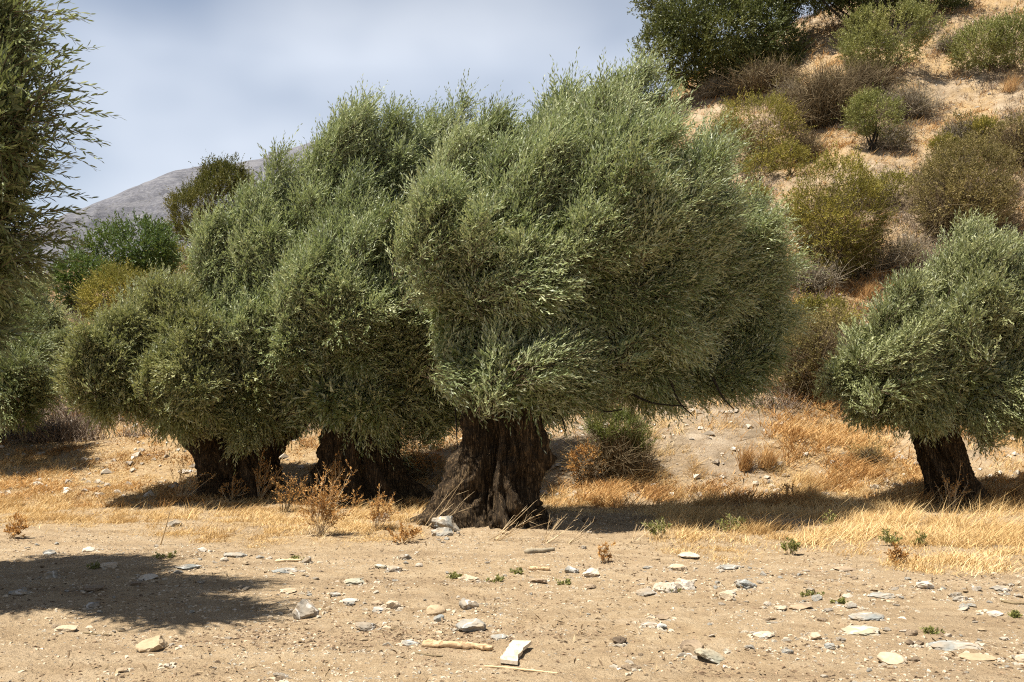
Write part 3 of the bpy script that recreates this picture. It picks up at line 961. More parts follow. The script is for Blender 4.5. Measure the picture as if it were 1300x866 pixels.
# long shoots that stand out of the crown against the sky
N = 150
k = rs.integers(0, 5, N)
sel = L5[k]
dd = unit(np.stack([np.abs(rs.normal(0.9, 0.4, N)) - 0.1, rs.normal(0, 0.4, N) - 0.2, rs.normal(0.0, 0.6, N)], 1))
pp = sel[:, :3] + dd * sel[:, 3:6] * rs.uniform(0.7, 1.0, N)[:, None]
df = unit(dd * 0.5 + np.array([0.45, -0.1, 0.25]) + rs.normal(0, 0.3, (N, 3)))
LL = rs.uniform(0.25, 0.5, N)
bd = np.array([0.1, 0, -0.25]) + rs.normal(0, 0.08, (N, 3))
v, f, r = leaves(pp, df, LL, 18, 0.072, 0.0165, dd, rs, spread=0.7, bend=bd, six=True)
link('foliage', mesh_np('near_shoots', v - bn, f, {'rnd': r}, False, M['olive_near']), t5)
v, f, r = ribbons(pp, df, LL, bd, 0.008, rs, 4)
link('foliage', mesh_np('near_shoot_twigs', v - bn, f, {'rnd': r}, False, M['twig']), t5)  # bare twigs carrying the shoots
for q in ((-10, 80, 7.5), (-20, 250, 7.7), (-90, 130, 8.2), (-240, 60, 8.6), (-120, 310, 8.2), (-60, -50, 7.9)):
    limb(t5, bn + np.array([0.05, 0, 1.6]), at(*q), 0.2, 0.03, rs)

# low olive just behind it, left edge; darker leaf colour stands in for shade
bl = ground(-35, 566)
rs = R_(6)
t6 = thing('olive_tree', bl, 'shade-dark low olive cut off by the left edge, crown hanging close to the ground', 'olive tree', 'old olive trees of the grove')
YL = bl[1]
trunk_obj(t6, [gnarled([bl + np.array([0, 0, -0.3]), bl + np.array([0, 0, 0.6]), bl + np.array([0.1, 0, 1.5])], [0.55, 0.45, 0.45], n=40, m=80, seed=50.)])
L6 = px_lobes([(12, 495, 60, YL - 2), (-40, 480, 60, YL - 1.5), (30, 520, 34, YL - 2), (30, 450, 36, YL - 1.5), (-50, 420, 80, YL), (5, 440, 52, YL - 1), (-90, 500, 60, YL - 1)])
make_crown('edge', L6, 16000, M['olive_near'], t6, rs, seed=23.0, up=0.2, wind=0.3, L0=0.34, gap=0.2, ll=0.075, lw=0.02)
limb(t6, bl + np.array([0.1, 0, 1.3]), at(5, 460, YL - 1), 0.16, 0.04, rs)
limb(t6, bl + np.array([0.1, 0, 1.3]), at(-50, 420, YL), 0.18, 0.04, rs)
# grey-green olive farther back at the left edge
bl = ground(28, 478)
rs = R_(7)
t7 = thing('olive_tree', bl, 'small pale grey-green olive tree on the slope behind the left edge branches', 'olive tree', 'old olive trees of the grove')
YL = bl[1]
trunk_obj(t7, [gnarled([bl + np.array([0, 0, -0.3]), bl + np.array([0, 0, 0.7]), bl + np.array([0.1, 0, 1.7])], [0.4, 0.32, 0.3], n=40, m=60, seed=55.)])
L7 = px_lobes([(40, 405, 56, YL), (10, 395, 60, YL), (52, 445, 44, YL - 0.6), (10, 440, 40, YL - 1), (-30, 400, 50, YL)])
make_crown('far_left', L7, 9000, M['olive_grey'], t7, rs, seed=27.0, up=0.7, wind=0.3, L0=0.36, plumes=60, plume=0.9, gap=0.2, ll=0.10, lw=0.028, nleaf=12, twigfrac=0.1)
limb(t7, bl + np.array([0.1, 0, 1.5]), at(40, 410, YL), 0.14, 0.04, rs)
limb(t7, bl + np.array([0.1, 0, 1.5]), at(10, 400, YL), 0.14, 0.04, rs)


# ================================================================== shrubs and trees of the slope
def shrub(name, label, cat, px, py, w, h, mat, n, group=None, seed=0, ll=0.06, lw=0.024, stem_mat='twig', nstem=14, twigs=0, nl=7, base_gap=0.12, up=0.5, lean=0.0, L0=0.3, trunk=0.0, depth=0.9,
          extra=None, gap=0.2, spread=0.9, rel=None, twig_w=0.014):
    b = ground(px, py)
    Y = b[1]
    rs = np.random.default_rng(500 + seed)
    W = pxr(w, Y) * 1.04
    H = pxr(h, Y)
    root = thing(name, b, label, cat, group)
    if rel is None:
        L = []
        for q in range(nl):
            a = rs.uniform(0, 2 * PI)
            rr = math.sqrt(rs.uniform(0, 1)) * 0.62
            zc = rs.uniform(base_gap + 0.22, 0.74)
            sh = 1 - 0.45 * max(0, zc - 0.45) / 0.35
            sx = rs.uniform(0.30, 0.46)
            L.append([b[0] + math.cos(a) * rr * W * 0.5 * sh + lean * H * zc, b[1] + math.sin(a) * rr * W * 0.5 * depth * sh, b[2] + zc * H,
                      sx * W * 0.62, sx * W * 0.62 * depth, min(sx, max(zc - base_gap, 0.12) + 0.05, 1.02 - zc + 0.05) * H * 0.9])
        L.append([b[0] + lean * H * 0.5, b[1], b[2] + H * (0.48 + base_gap / 2), W * 0.40, W * 0.40 * depth, H * (0.44 - base_gap / 2)])
        L = np.array(L)
    else:
        L = np.array([[b[0] + x * W, b[1] + y * W, b[2] + z * H, rx * W, rx * W * depth, rz * H] for x, y, z, rx, rz in rel])
    if n:
        p, out = crown_points(L, n, rs, shell=0.28, warp=0.38, gap=gap * 0.5, gapf=3.0 / max(W, 1.0), seed=seed * 3.3, back=0.35, keep_in=0.08)
        N = len(p)
        d = unit(out * 0.7 + np.array([0.12, 0, up]) + rs.normal(size=(N, 3)) * 0.4)
        LL = L0 * rs.uniform(0.5, 1.2, N) * np.where(rs.random(N) < 0.12, 1.9, 1.0)
        v, f, r = leaves(p, d, LL, 9, ll, lw, out, rs, spread=spread, rjit=0.5)
        patch = np.clip(0.5 + 0.9 * fbm(p * (2.2 / max(W, 1)) + seed, 3), 0, 1)
        r = np.clip(0.55 * r + 0.45 * np.repeat(patch, 9 * 4), 0, 1)
        link('foliage', mesh_np(name + '_foliage', v - b, f, {'rnd': r}, False, M[mat]), root)
    if twigs:
        a = rs.uniform(0, 2 * PI, twigs)
        inc = np.abs(rs.normal(0, 0.85, twigs)).clip(0, 1.45)
        d = unit(np.stack([np.cos(a) * np.sin(inc) * W / H, np.sin(a) * np.sin(inc) * W / H * depth, np.cos(inc) + 0.1], 1))
        p0 = b + np.stack([rs.normal(0, 0.16 * W, twigs), rs.normal(0, 0.14 * W, twigs), np.full(twigs, -0.05) + rs.uniform(0, 0.35, twigs) * H], 1)
        LL = H * rs.uniform(0.3, 0.66, twigs) / (0.65 + 0.35 * np.cos(inc))
        v, f, r = ribbons(p0, d, LL, rs.normal(0, 0.32, (twigs, 3)) + np.array([0.05, 0, -0.1]), twig_w, rs, 3)
        # side twigs
        m = rs.integers(0, twigs, twigs * 3)
        tq = rs.uniform(0.3, 0.95, twigs * 3)
        p1 = p0[m] + d[m] * (LL[m] * tq)[:, None]
        d1 = unit(d[m] + rs.normal(0, 0.6, (twigs * 3, 3)))
        v2, f2, r2 = ribbons(p1, d1, LL[m] * rs.uniform(0.15, 0.4, twigs * 3), rs.normal(0, 0.2, (twigs * 3, 3)), twig_w * 0.7, rs, 2)
        g = Geo()
        g.add(v, f, r)
        g.add(v2, f2, r2)
        link('crown', g.mesh(name + '_twigs', M[stem_mat], b), root)  # the bush's bare branching twigs
    g = Geo()
    for q in range(nstem):
        e = L[rs.integers(0, len(L))]
        tip = e[:3] + rs.normal(0, 0.3, 3) * e[3:6]
        s = b + np.array([rs.normal(0, 0.05 * W), rs.normal(0, 0.05 * W), -0.08])
        midp = s * 0.5 + tip * 0.5 + np.array([rs.normal(0, 0.06 * W), rs.normal(0, 0.06 * W), -0.03 * H])
        v, f = tube(bez([s, midp, tip], 5), (0.022 + trunk, 0.006), 5)
        g.add(v, f)
    if nstem:
        link('trunk' if trunk else 'stem', g.mesh(name + '_stem', M[stem_mat] if not trunk else M['bark_grey'], b, True), root)
    return root


HS = 'shrubs on the dry hillside'
HT = 'trees on the hill crest'
# trees of the crest
shrub('evergreen_tree', 'large dark evergreen tree on the hill crest, rising above the biggest olive', 'tree', 915, 112, 215, 165, 'dark_green', 34000, HT, 1, ll=0.13, lw=0.07, L0=0.45, nstem=9, trunk=0.11, gap=0.25,
      rel=[(-.26, 0, .34, .20, .26), (-.12, -.1, .55, .24, .30), (.12, 0, .62, .26, .32), (.30, 0, .36, .20, .26), (0, .1, .85, .28, .28), (-.25, .1, .8, .22, .24), (.28, .1, .72, .2, .26), (.02, -.2, .34, .24, .24), (-.38, -.1, .2, .13, .16), (.4, 0, .28, .12, .16), (.2, -.1, .45, .16, .2), (-.2, 0, .16, .22, .16), (.1, 0, .16, .24, .16), (.33, 0, .16, .15, .16)])
shrub('evergreen_tree', 'wide dark green tree at the top of the hill with bare lower branches', 'tree', 1100, 48, 230, 125, 'dark_green', 18000, HT, 2, ll=0.13, lw=0.06, L0=0.45, nstem=14, trunk=0.1,
      rel=[(-.25, 0, .55, .24, .2), (.02, -.1, .52, .26, .22), (.3, 0, .5, .24, .24), (-.1, .1, .8, .3, .26), (.2, .1, .8, .28, .25), (-.4, 0, .6, .12, .14), (.42, 0, .4, .14, .2)])
shrub('scrub_oak', 'bushy olive-green shrub in front of the dark crest tree, at its left foot', 'shrub', 862, 108, 90, 62, 'sage', 6000, HS, 3, ll=0.11, lw=0.045, L0=0.35)
shrub('scrub_oak', 'rounded pale green shrub below the bare-branched crest tree', 'shrub', 1126, 98, 128, 84, 'sage', 11000, HS, 4, ll=0.12, lw=0.04, L0=0.42, up=0.8)
shrub('scrub_oak', 'green shrub at the top right corner of the hillside', 'shrub', 1268, 92, 108, 62, 'sage', 8000, HS, 5, ll=0.11, lw=0.04, L0=0.4, up=0.8)
shrub('dry_shrub', 'dark brown leafless bush under the large crest tree', 'shrub', 972, 116, 96, 44, 'ochre', 900, HS, 6, stem_mat='deadtwig', twigs=1300, nstem=6, twig_w=0.03)
shrub('dry_shrub', 'small grey-brown leafless bush between the crest tree foot and the dark brown bush', 'shrub', 908, 124, 44, 30, 'ochre', 200, HS, 7, stem_mat='greytwig', twigs=500, nstem=4, twig_w=0.03)
shrub('dry_shrub', 'tall dark brown leafless bush left of the small tree with a bare stem', 'shrub', 1048, 162, 74, 86, 'ochre', 900, HS, 8, stem_mat='deadtwig', twigs=1500, nstem=6, twig_w=0.028)
shrub('dry_shrub', 'dark grey leafless bush right under the rounded pale green shrub', 'shrub', 1098, 122, 70, 48, 'ochre', 600, HS, 9, stem_mat='deadtwig', twigs=1000, nstem=6, twig_w=0.03)
shrub('dry_shrub', 'grey leafless bush right of the small tree with a bare stem', 'shrub', 1152, 152, 66, 50, 'ochre', 400, HS, 10, stem_mat='greytwig', twigs=1000, nstem=6, twig_w=0.026)
shrub('small_tree', 'small round-headed tree with a bare forked stem on the bare slope', 'shrub', 1108, 192, 72, 74, 'sage', 6000, HS, 11, ll=0.09, lw=0.032, L0=0.32, nstem=7, trunk=0.03, base_gap=0.3)
shrub('scrub_oak', 'olive-brown shrub just above the right shoulder of the biggest crown', 'shrub', 966, 208, 112, 86, 'yellowgreen', 9000, HS, 12, ll=0.08, lw=0.03, L0=0.32, twigs=300, stem_mat='deadtwig')
shrub('dry_shrub', 'brown leafless bush right of the olive-brown shrub', 'shrub', 1022, 205, 44, 44, 'ochre', 300, HS, 13, stem_mat='deadtwig', twigs=500, nstem=4, twig_w=0.024)
shrub('scrub_oak', 'big yellow-green rounded bush right of the biggest olive crown', 'shrub', 1068, 356, 142, 152, 'yellowgreen', 26000, HS, 14, ll=0.07, lw=0.027, L0=0.28, twigs=500, stem_mat='deadtwig', nl=10, base_gap=0.05)
shrub('scrub_oak', 'wide brownish bush above the crown of the right olive', 'shrub', 1228, 302, 150, 118, 'ochre', 20000, HS, 15, ll=0.07, lw=0.027, L0=0.28, twigs=900, stem_mat='deadtwig', nl=10, base_gap=0.05)
shrub('dry_shrub', 'brown dry bush cut by the right edge above the wide brownish bush', 'shrub', 1302, 212, 84, 72, 'ochre', 4000, HS, 16, ll=0.08, lw=0.03, stem_mat='deadtwig', twigs=900, nstem=6, twig_w=0.022)
shrub('dry_shrub', 'grey-brown leafless bush against the left top of the right olive', 'shrub', 1152, 352, 62, 60, 'ochre', 600, HS, 17, stem_mat='greytwig', twigs=900, nstem=6, twig_w=0.018)
shrub('scrub_oak', 'brown and green bush in the dip left of the right olive crown', 'shrub', 1036, 506, 104, 112, 'ochre', 9000, HS, 18, ll=0.05, lw=0.02, L0=0.24, twigs=1500, stem_mat='deadtwig', nl=9, base_gap=0.05, twig_w=0.011)
shrub('scrub_oak', 'low yellow-green bush on the orange grass between two crowns', 'shrub', 1060, 425, 76, 40, 'yellowgreen', 4000, HS, 19, ll=0.06, lw=0.024, L0=0.24, twigs=200, stem_mat='deadtwig')
shrub('thorn_bush', 'tangled grey thorn bush with green top right of the biggest trunk', 'shrub', 784, 602, 80, 78, 'weed', 4200, HS, 20, ll=0.045, lw=0.014, L0=0.2, twigs=800, stem_mat='deadtwig', nl=6, twig_w=0.012, up=0.9,
      rel=[(-.1, 0, .75, .34, .22), (.15, .1, .68, .3, .24), (.3, 0, .5, .2, .2)])
shrub('dry_tuft', 'small dark brown tuft on the pale slope left of the right olive trunk', 'shrub', 1100, 586, 42, 24, 'ochre', 300, HS, 21, ll=0.04, lw=0.012, stem_mat='deadtwig', twigs=420, nstem=0, twig_w=0.012)
shrub('dry_shrub', 'low russet bush seen between the two nearest trunks', 'shrub', 525, 606, 80, 48, 'rust', 2200, HS, 22, ll=0.03, lw=0.014, L0=0.16, stem_mat='deadtwig', twigs=300, nstem=4, twig_w=0.01)
shrub('dry_shrub', 'dead russet plant with curled leaves left of the grey thorn bush', 'shrub', 742, 612, 42, 44, 'rust', 700, HS, 23, ll=0.05, lw=0.025, L0=0.16, stem_mat='deadtwig', twigs=100, nstem=4, twig_w=0.012)
# left side
shrub('juniper_tree', 'dark bronze-green conical tree standing against the grey mountain', 'tree', 268, 332, 112, 130, 'juniper', 16000, 'trees on the left slope', 24, ll=0.14, lw=0.05, L0=0.5, nstem=8, trunk=0.07, up=0.9, gap=0.2,
      rel=[(-.2, 0, .45, .24, .32), (.12, 0, .55, .28, .36), (.02, -.1, .4, .3, .34), (.2, .1, .75, .2, .24), (.02, 0, .78, .16, .2), (-.32, 0, .38, .14, .22), (.34, 0, .5, .16, .3)])
shrub('scrub_oak', 'fresh green spreading bush below the grey mountain', 'shrub', 165, 372, 132, 88, 'green', 13000, 'shrubs on the left slope', 25, ll=0.13, lw=0.06, L0=0.45, nl=9)
shrub('scrub_oak', 'small fresh green bush at the left of the spreading bush, beside the near branches', 'shrub', 98, 392, 70, 66, 'green', 5000, 'shrubs on the left slope', 26, ll=0.12, lw=0.055, L0=0.4)
shrub('scrub_oak', 'yellow-green broom bush just above the low forked olive', 'shrub', 158, 425, 118, 82, 'yellowgreen', 10000, 'shrubs on the left slope', 27, ll=0.09, lw=0.03, L0=0.35, twigs=200, stem_mat='deadtwig')
shrub('dry_shrub', 'grey-brown leafless bush at the foot of the bronze-green conical tree', 'shrub', 262, 345, 70, 34, 'ochre', 300, 'shrubs on the left slope', 28, stem_mat='greytwig', twigs=700, nstem=4, twig_w=0.03)
shrub('scrub_oak', 'dull green bush showing over the top of the low forked olive', 'shrub', 215, 360, 80, 44, 'yellowgreen', 5000, 'shrubs on the left slope', 29, ll=0.1, lw=0.035, L0=0.35)
shrub('scrub_oak', 'dark green bush on the reddish slope left of the low forked olive', 'shrub', 78, 470, 50, 48, 'olive', 3500, 'shrubs on the left slope', 30, ll=0.08, lw=0.024, L0=0.3)

rsb = R_(31)
for kind, lab, mat, tw, grp, cnt in (('dry_bush', 'small grey-brown dry bush scattered on the bare hillside', 'ochre', 'greytwig', 'small dry bushes of the hillside', 32),
                                     ('low_bush', 'small low olive-green bush scattered on the bare hillside', 'yellowgreen', 'deadtwig', 'small green bushes of the hillside', 16)):
    done = 0
    while done < cnt:
        px, py = rsb.uniform(840, 1300), rsb.uniform(20, 470)
        if py < 330 - (px - 900) * 0.75 - 150 or (1050 < px and 275 < py):
            continue
        sc_ = rsb.uniform(0.8, 1.7) * (1 if py < 250 else 1.3)
        shrub(kind, lab, 'bush', px, py, 34 * sc_, 22 * sc_, mat, 260 if kind == 'dry_bush' else 1500, grp, 100 + done + (50 if kind == 'low_bush' else 0), ll=0.08, lw=0.03, stem_mat=tw,
              twigs=360 if kind == 'dry_bush' else 0, nstem=0 if kind == 'dry_bush' else 7, twig_w=0.024, nl=4, base_gap=0.0)
        done += 1

# ================================================================== dry grass (stuff)
def blades(x, y, z, hgt, wid, rs, lean=(0.25, 0.0), spread=0.35):
    N = len(x)
    b = np.stack([x, y, z - 0.01], 1)
    d = np.stack([lean[0] + rs.normal(0, spread, N), lean[1] + rs.normal(0, spread, N), np.ones(N)], 1)
    a = rs.uniform(0, PI, N)
    w = np.stack([np.cos(a), np.sin(a), np.zeros(N)], 1) * (wid * 0.5)[:, None]
    bend = np.stack([0.25 + rs.normal(0, 0.35, N), rs.normal(0, 0.35, N), -0.35 * rs.random(N)], 1)
    m = b + d * (hgt * 0.5)[:, None] + bend * (hgt * 0.2)[:, None]
    t = b + d * hgt[:, None] + bend * (hgt * 0.8)[:, None]
    v = np.stack([b - w, b + w, m + w * 0.8, m - w * 0.8, t], 1).reshape(-1, 3)
    k = np.arange(N)[:, None] * 5
    return v, [k + np.array([[0, 1, 2, 3]]), k + np.array([[3, 2, 4]])], N


rs = R_(30)
# the straw of the flat
NC = 1560000
y = 9.0 + (26 - 9.0) * rs.random(NC) ** 1.1
x = (rs.random(NC) * 2 - 1) * (0.72 * y + 1.0)
z = terrain(x, y)
dens = grass_density(x, y, z) * (1 - 0.85 * sstep(18.5, 24, y)) 
tuft = 1.05 * np.clip(0.42 + 1.9 * n2(x, y, 2.4, 9.9, 3), 0.03, 1)
keep = rs.random(NC) < dens * tuft
x, y, z = x[keep], y[keep], z[keep]
tall = np.clip(0.5 + 1.1 * n2(x, y, 0.8, 4.4, 2), 0.15, 1.2) * (0.45 + 0.55 * sstep(0.5, 3.5, x))
px_, py_ = project(np.stack([x, y, z], -1))
h = (0.45 + 0.55 * sstep(2, 45, np.interp(px_, *GRASS_FRONT) - py_)) * (0.07 + 0.19 * tall) * np.where(rs.random(len(x)) < 0.12, rs.uniform(1.0, 1.9, len(x)), rs.uniform(0.35, 1.1, len(x)))
v, f, N = blades(x, y, z, h, 0.005 + 0.005 * rs.random(len(x)), rs, (0.22, 0.0), 0.62)
rr = np.clip(0.55 * rs.random(N) + 0.45 * np.clip(0.5 + 0.8 * n2(x, y, 0.7, 12.2, 2), 0, 1), 0, 1)
tag(link('dry_grass', mesh_np('dry_grass', v, f, {'rnd': np.repeat(rr, 5)}, False, M['straw'])), 'straw-yellow dry grass along the edge of the bare flat', 'grass', None, 'stuff')

# taller orange grass of the slope
NC = 1350000
y = 17 + (75 - 17) * rs.random(NC) ** 1.5
x = (rs.random(NC) * 2 - 1) * (0.70 * y + 1.5)
z = terrain(x, y)
px_, py_ = project(np.stack([x, y, z], -1))
patch = (0.32 + 0.68 * sstep(-0.2, 0.3, n2(x, y, 0.23, 14.1, 4))) * sstep(19, 23, y)
zone = sstep(940, 1000, px_) * sstep(495, 510, py_) * sstep(640, 600, py_) * (1 - 0.7 * sstep(1130, 1160, px_))
zone = np.maximum(zone, sstep(985, 1010, px_) * (1 - sstep(1110, 1150, px_)) * sstep(350, 358, py_) * sstep(405, 396, py_))
redl = (1 - sstep(480, 580, px_)) * sstep(655, 625, py_) * 1.0
midr = sstep(690, 760, px_) * sstep(655, 640, py_) * sstep(596, 610, py_) * 0.7
d = np.maximum(np.maximum(np.maximum(patch * 0.6, midr), zone * 0.6), redl * np.clip(0.5 + n2(x, y, 0.8, 3.9, 3), 0.1, 1))
bank = sstep(690, 740, px_) * (1 - sstep(940, 990, px_)) * sstep(625, 606, py_) * sstep(500, 515, py_)
d = d * (1 - 0.7 * bank) * np.clip(0.4 + 1.7 * n2(x, y, 1.6, 7.7, 2), 0.04, 1)
keep = rs.random(NC) < d
x, y, z, redl, zone = x[keep], y[keep], z[keep], redl[keep], zone[keep]
h = (0.10 + 0.22 * np.clip(0.5 + n2(x, y, 0.9, 2.9, 2), 0, 1) + 0.07 * zone) * rs.uniform(0.4, 1.2, len(x)) * (1 - 0.6 * np.clip(redl * 2, 0, 1))
v, f, N = blades(x, y, z, h, (0.010 + 0.0005 * y) * rs.uniform(0.7, 1.3, len(x)), rs, (0.15, -0.05), 0.75)
rr = np.clip(0.55 * rs.random(N) + 0.45 * np.clip(0.5 + 0.9 * n2(x, y, 0.5, 18.2, 2), 0, 1), 0, 1)
tag(link('hillside_grass', mesh_np('hillside_grass', v, f, {'rnd': np.repeat(rr, 5)}, False, M['orange'])), 'orange-brown dry grass patches on the slope and hillside', 'grass', None, 'stuff')

# low dead scrub between the shrubs of the slope (one ground cover)
NC = 40000
y = 22 + 48 * rs.random(NC) ** 1.3
x = (rs.random(NC) * 2 - 1) * (0.58 * y + 1.0)
m = n2(x, y, 0.3, 41.1, 4) > rs.uniform(-0.15, 0.35, NC)
x, y = x[m], y[m]
z = terrain(x, y)
P0 = np.stack([x, y, z], 1).repeat(9, 0) + rs.normal(0, 0.12, (len(x) * 9, 3)) * np.array([1, 1, 0])
dd = unit(rs.normal(0, 0.6, (len(P0), 3)) + np.array([0, 0, 0.9]))
v, f, r = ribbons(P0, dd, rs.uniform(0.12, 0.42, len(P0)), rs.normal(0, 0.2, (len(P0), 3)), 0.02, rs, 2)
tag(link('dead_scrub', mesh_np('dead_scrub', v, f, {'rnd': r}, False, M['scrub'])), 'low dead grey scrub covering parts of the hillside', 'scrub', None, 'stuff')


# ================================================================== dry weeds, stalks and small green plants
def weed(name, label, cat, px, py, w, h, mat, stem, seed, nst=12, nsub=5, nl=7, ll=0.04, lw=0.018, group=None, lean=0.15, spread=0.5):
    b = ground(px, py)
    rs = np.random.default_rng(900 + seed)
    W, H = pxr(w, b[1]), pxr(h, b[1])
    root = thing(name, b, label, cat, group)
    a = rs.uniform(0, 2 * PI, nst)
    inc = rs.uniform(0.1, 1, nst)
    tip = np.stack([np.cos(a) * inc * W * 0.5 + lean * H, np.sin(a) * inc * W * 0.4, H * (1 - 0.45 * inc ** 2) * rs.uniform(0.7, 1.05, nst)], 1)
    p0 = b + np.stack([rs.normal(0, 0.05 * W, nst), rs.normal(0, 0.05 * W, nst), np.full(nst, -0.02)], 1)
    L = np.linalg.norm(tip, axis=1)
    d = unit(tip)
    bend = rs.normal(0, 0.10, (nst, 3))
    g = Geo()
    v, f, r = ribbons(p0, d, L, bend, 0.009, rs, 4)
    g.add(v, f, r)
    m = np.repeat(np.arange(nst), nsub)
    t = rs.uniform(0.3, 1.0, len(m))
    p1 = p0[m] + d[m] * (L[m] * t)[:, None] + bend[m] * (L[m] * t * t)[:, None]
    d1 = unit(d[m] + rs.normal(0, spread, (len(m), 3)))
    L1 = H * rs.uniform(0.10, 0.28, len(m))
    v, f, r = ribbons(p1, d1, L1, rs.normal(0, 0.15, (len(m), 3)), 0.005, rs, 2)
    g.add(v, f, r)
    link('stem', g.mesh(name + '_stem', M[stem], b), root)
    if nl:
        v, f, r = leaves(p1, d1, L1, nl, ll, lw, d1, rs, spread=1.0, rjit=0.6)
        link('foliage', mesh_np(name + '_foliage', v - b, f, {'rnd': r}, False, M[mat]), root)
    return root


DW = 'dry thistle weeds among the straw'
weed('dry_weed', 'tall bushy orange-brown dead weed in front of the second trunk', 'weed', 405, 680, 84, 80, 'rust', 'palestalk', 1, 26, 8, 8, group=DW)
weed('dry_weed', 'orange-brown dead weed with a curled top just right of the tall bushy one', 'weed', 424, 640, 40, 62, 'rust', 'palestalk', 2, 12, 7, 8, group=DW)
weed('dry_weed', 'dead orange weed standing in front of the forked trunk', 'weed', 328, 634, 40, 56, 'rust', 'palestalk', 3, 12, 6, 8, group=DW)
weed('dry_weed', 'thin dead weed at the left foot of the forked trunk', 'weed', 292, 636, 34, 34, 'rust', 'palestalk', 4, 10, 5, 7, group=DW)
weed('dry_weed', 'scattered pale dead weed left of the forked trunk on the reddish slope', 'weed', 228, 634, 50, 56, 'rust', 'palestalk', 5, 12, 5, 6, group=DW)
weed('dry_weed', 'low tan dead weed at the left edge of the dirt', 'weed', 14, 684, 34, 34, 'rust', 'palestalk', 6, 12, 6, 7, group=DW)
weed('dry_weed', 'straw-coloured dead weed left of the roots of the biggest trunk', 'weed', 478, 672, 48, 44, 'rust', 'palestalk', 7, 14, 6, 7, group=DW)
weed('dry_weed', 'wide dead weed with dark stems between the forked trunk and the second trunk', 'weed', 362, 650, 60, 50, 'rust', 'deadtwig', 8, 22, 6, 4, group=DW)
weed('dry_weed', 'small dead weed at the left root tip of the biggest trunk, lowest of those plants', 'weed', 512, 690, 50, 26, 'rust', 'palestalk', 9, 16, 5, 6, group=DW)
weed('dry_weed', 'rusty red low weed in the front edge of the right grass', 'weed', 1140, 716, 46, 22, 'rust', 'deadtwig', 10, 14, 5, 6, group=DW)
weed('dry_weed', 'thin brown weed on the dirt in front of the right grass', 'weed', 766, 716, 34, 26, 'rust', 'palestalk', 11, 9, 4, 5, group=DW)
weed('dry_weed', 'dead weed with pale stalks in front of the right olive trunk', 'weed', 1206, 648, 60, 46, 'rust', 'palestalk', 12, 16, 5, 4, group=DW)
weed('dry_weed', 'brown weed on the grey slope above the right grass', 'weed', 1000, 640, 40, 30, 'rust', 'palestalk', 13, 12, 5, 6, group=DW)
weed('dry_weed', 'rusty weed at the far right behind the right olive trunk', 'weed', 1268, 632, 50, 32, 'rust', 'palestalk', 14, 12, 5, 6, group=DW)
DS = 'bare pale stalks in front of the biggest trunk'
weed('dry_stalks', 'bundle of bare pale stalks leaning right in the middle of the big trunk shadow', 'stalk', 628, 686, 90, 46, 'rust', 'palestalk', 21, 12, 3, 0, group=DS, lean=0.9, spread=0.35)
weed('dry_stalks', 'bare pale stalks at the right of the big trunk shadow', 'stalk', 688, 690, 60, 44, 'rust', 'palestalk', 22, 8, 3, 0, group=DS, lean=0.5, spread=0.35)
weed('dry_stalks', 'pair of bare stalks leaning right over the dark root soil', 'stalk', 720, 690, 40, 34, 'rust', 'palestalk', 23, 5, 2, 0, group=DS, lean=0.7, spread=0.3)
weed('dry_stalks', 'long pale straws leaning against the left root of the biggest trunk', 'stalk', 540, 672, 50, 70, 'rust', 'palestalk', 24, 7, 2, 0, group=DS, lean=0.6, spread=0.2)
weed('dry_stalks', 'pale stalks at the right end of the big shadow, by the grass', 'stalk', 798, 690, 40, 30, 'rust', 'palestalk', 25, 6, 2, 0, group=DS, lean=0.6, spread=0.3)
GW = 'green weeds in the dry grass'
weed('green_weed', 'leafy green weed at the right end of the big tree shadow', 'weed', 836, 684, 36, 30, 'sage', 'palestalk', 31, 9, 5, 8, 0.05, 0.014, group=GW)
weed('green_weed', 'leafy green weed in the straw just left of the middle of the right grass', 'weed', 930, 676, 40, 22, 'sage', 'palestalk', 32, 9, 5, 8, 0.05, 0.014, group=GW)
weed('green_weed', 'low green weed at the front edge of the right grass', 'weed', 1004, 704, 30, 20, 'sage', 'palestalk', 33, 8, 5, 8, 0.045, 0.014, group=GW)
weed('green_weed', 'small green weed in the straw beside the rusty red weed', 'weed', 1128, 694, 30, 20, 'sage', 'palestalk', 34, 8, 5, 8, 0.045, 0.014, group=GW)
weed('green_weed', 'green weed standing in the straw below the right olive trunk, small', 'weed', 1172, 694, 26, 16, 'sage', 'palestalk', 35, 7, 4, 7, 0.045, 0.014, group=GW)
weed('green_weed', 'small green weed in the right grass between two taller straw tufts', 'weed', 1052, 672, 22, 20, 'sage', 'palestalk', 36, 7, 4, 7, 0.04, 0.012, group=GW)
CW = 'low creeping weeds on the bare dirt'
for k, (px, py, w, lab) in enumerate([
        (208, 708, 36, 'olive-green creeping weed on the dirt left of the leaning reed foot'),
        (375, 712, 30, 'olive-green creeping weed behind a pale stick'),
        (630, 738, 30, 'creeping green weed on the dirt between flat pale stones in the middle'),
        (577, 734, 20, 'tiny creeping weed beside a long cream stone'),
        (716, 742, 24, 'creeping green weed beside a dark flat slab'),
        (852, 752, 30, 'creeping green weed at the foot of the big white rock'),
        (1030, 756, 32, 'creeping green weed between small stones on the right dirt'),
        (1066, 766, 20, 'tiny green weed beside a small grey stone on the right'),
        (1180, 803, 30, 'pale straw-green tuft flat on the dirt at the right'),
        (1290, 784, 14, 'small yellow-green plant near the right edge'),
        (655, 728, 22, 'tiny dry green weed just behind the middle creeping weed'),
        (118, 722, 14, 'tiny green weed at the edge of the left shadow')]):
    weed('creeping_weed', lab, 'weed', px, py, w, 8, 'sage', 'palestalk', 50 + k, 12, 4, 6, 0.026, 0.011, group=CW, lean=0.0)
# golden clump of tall grass on the bank


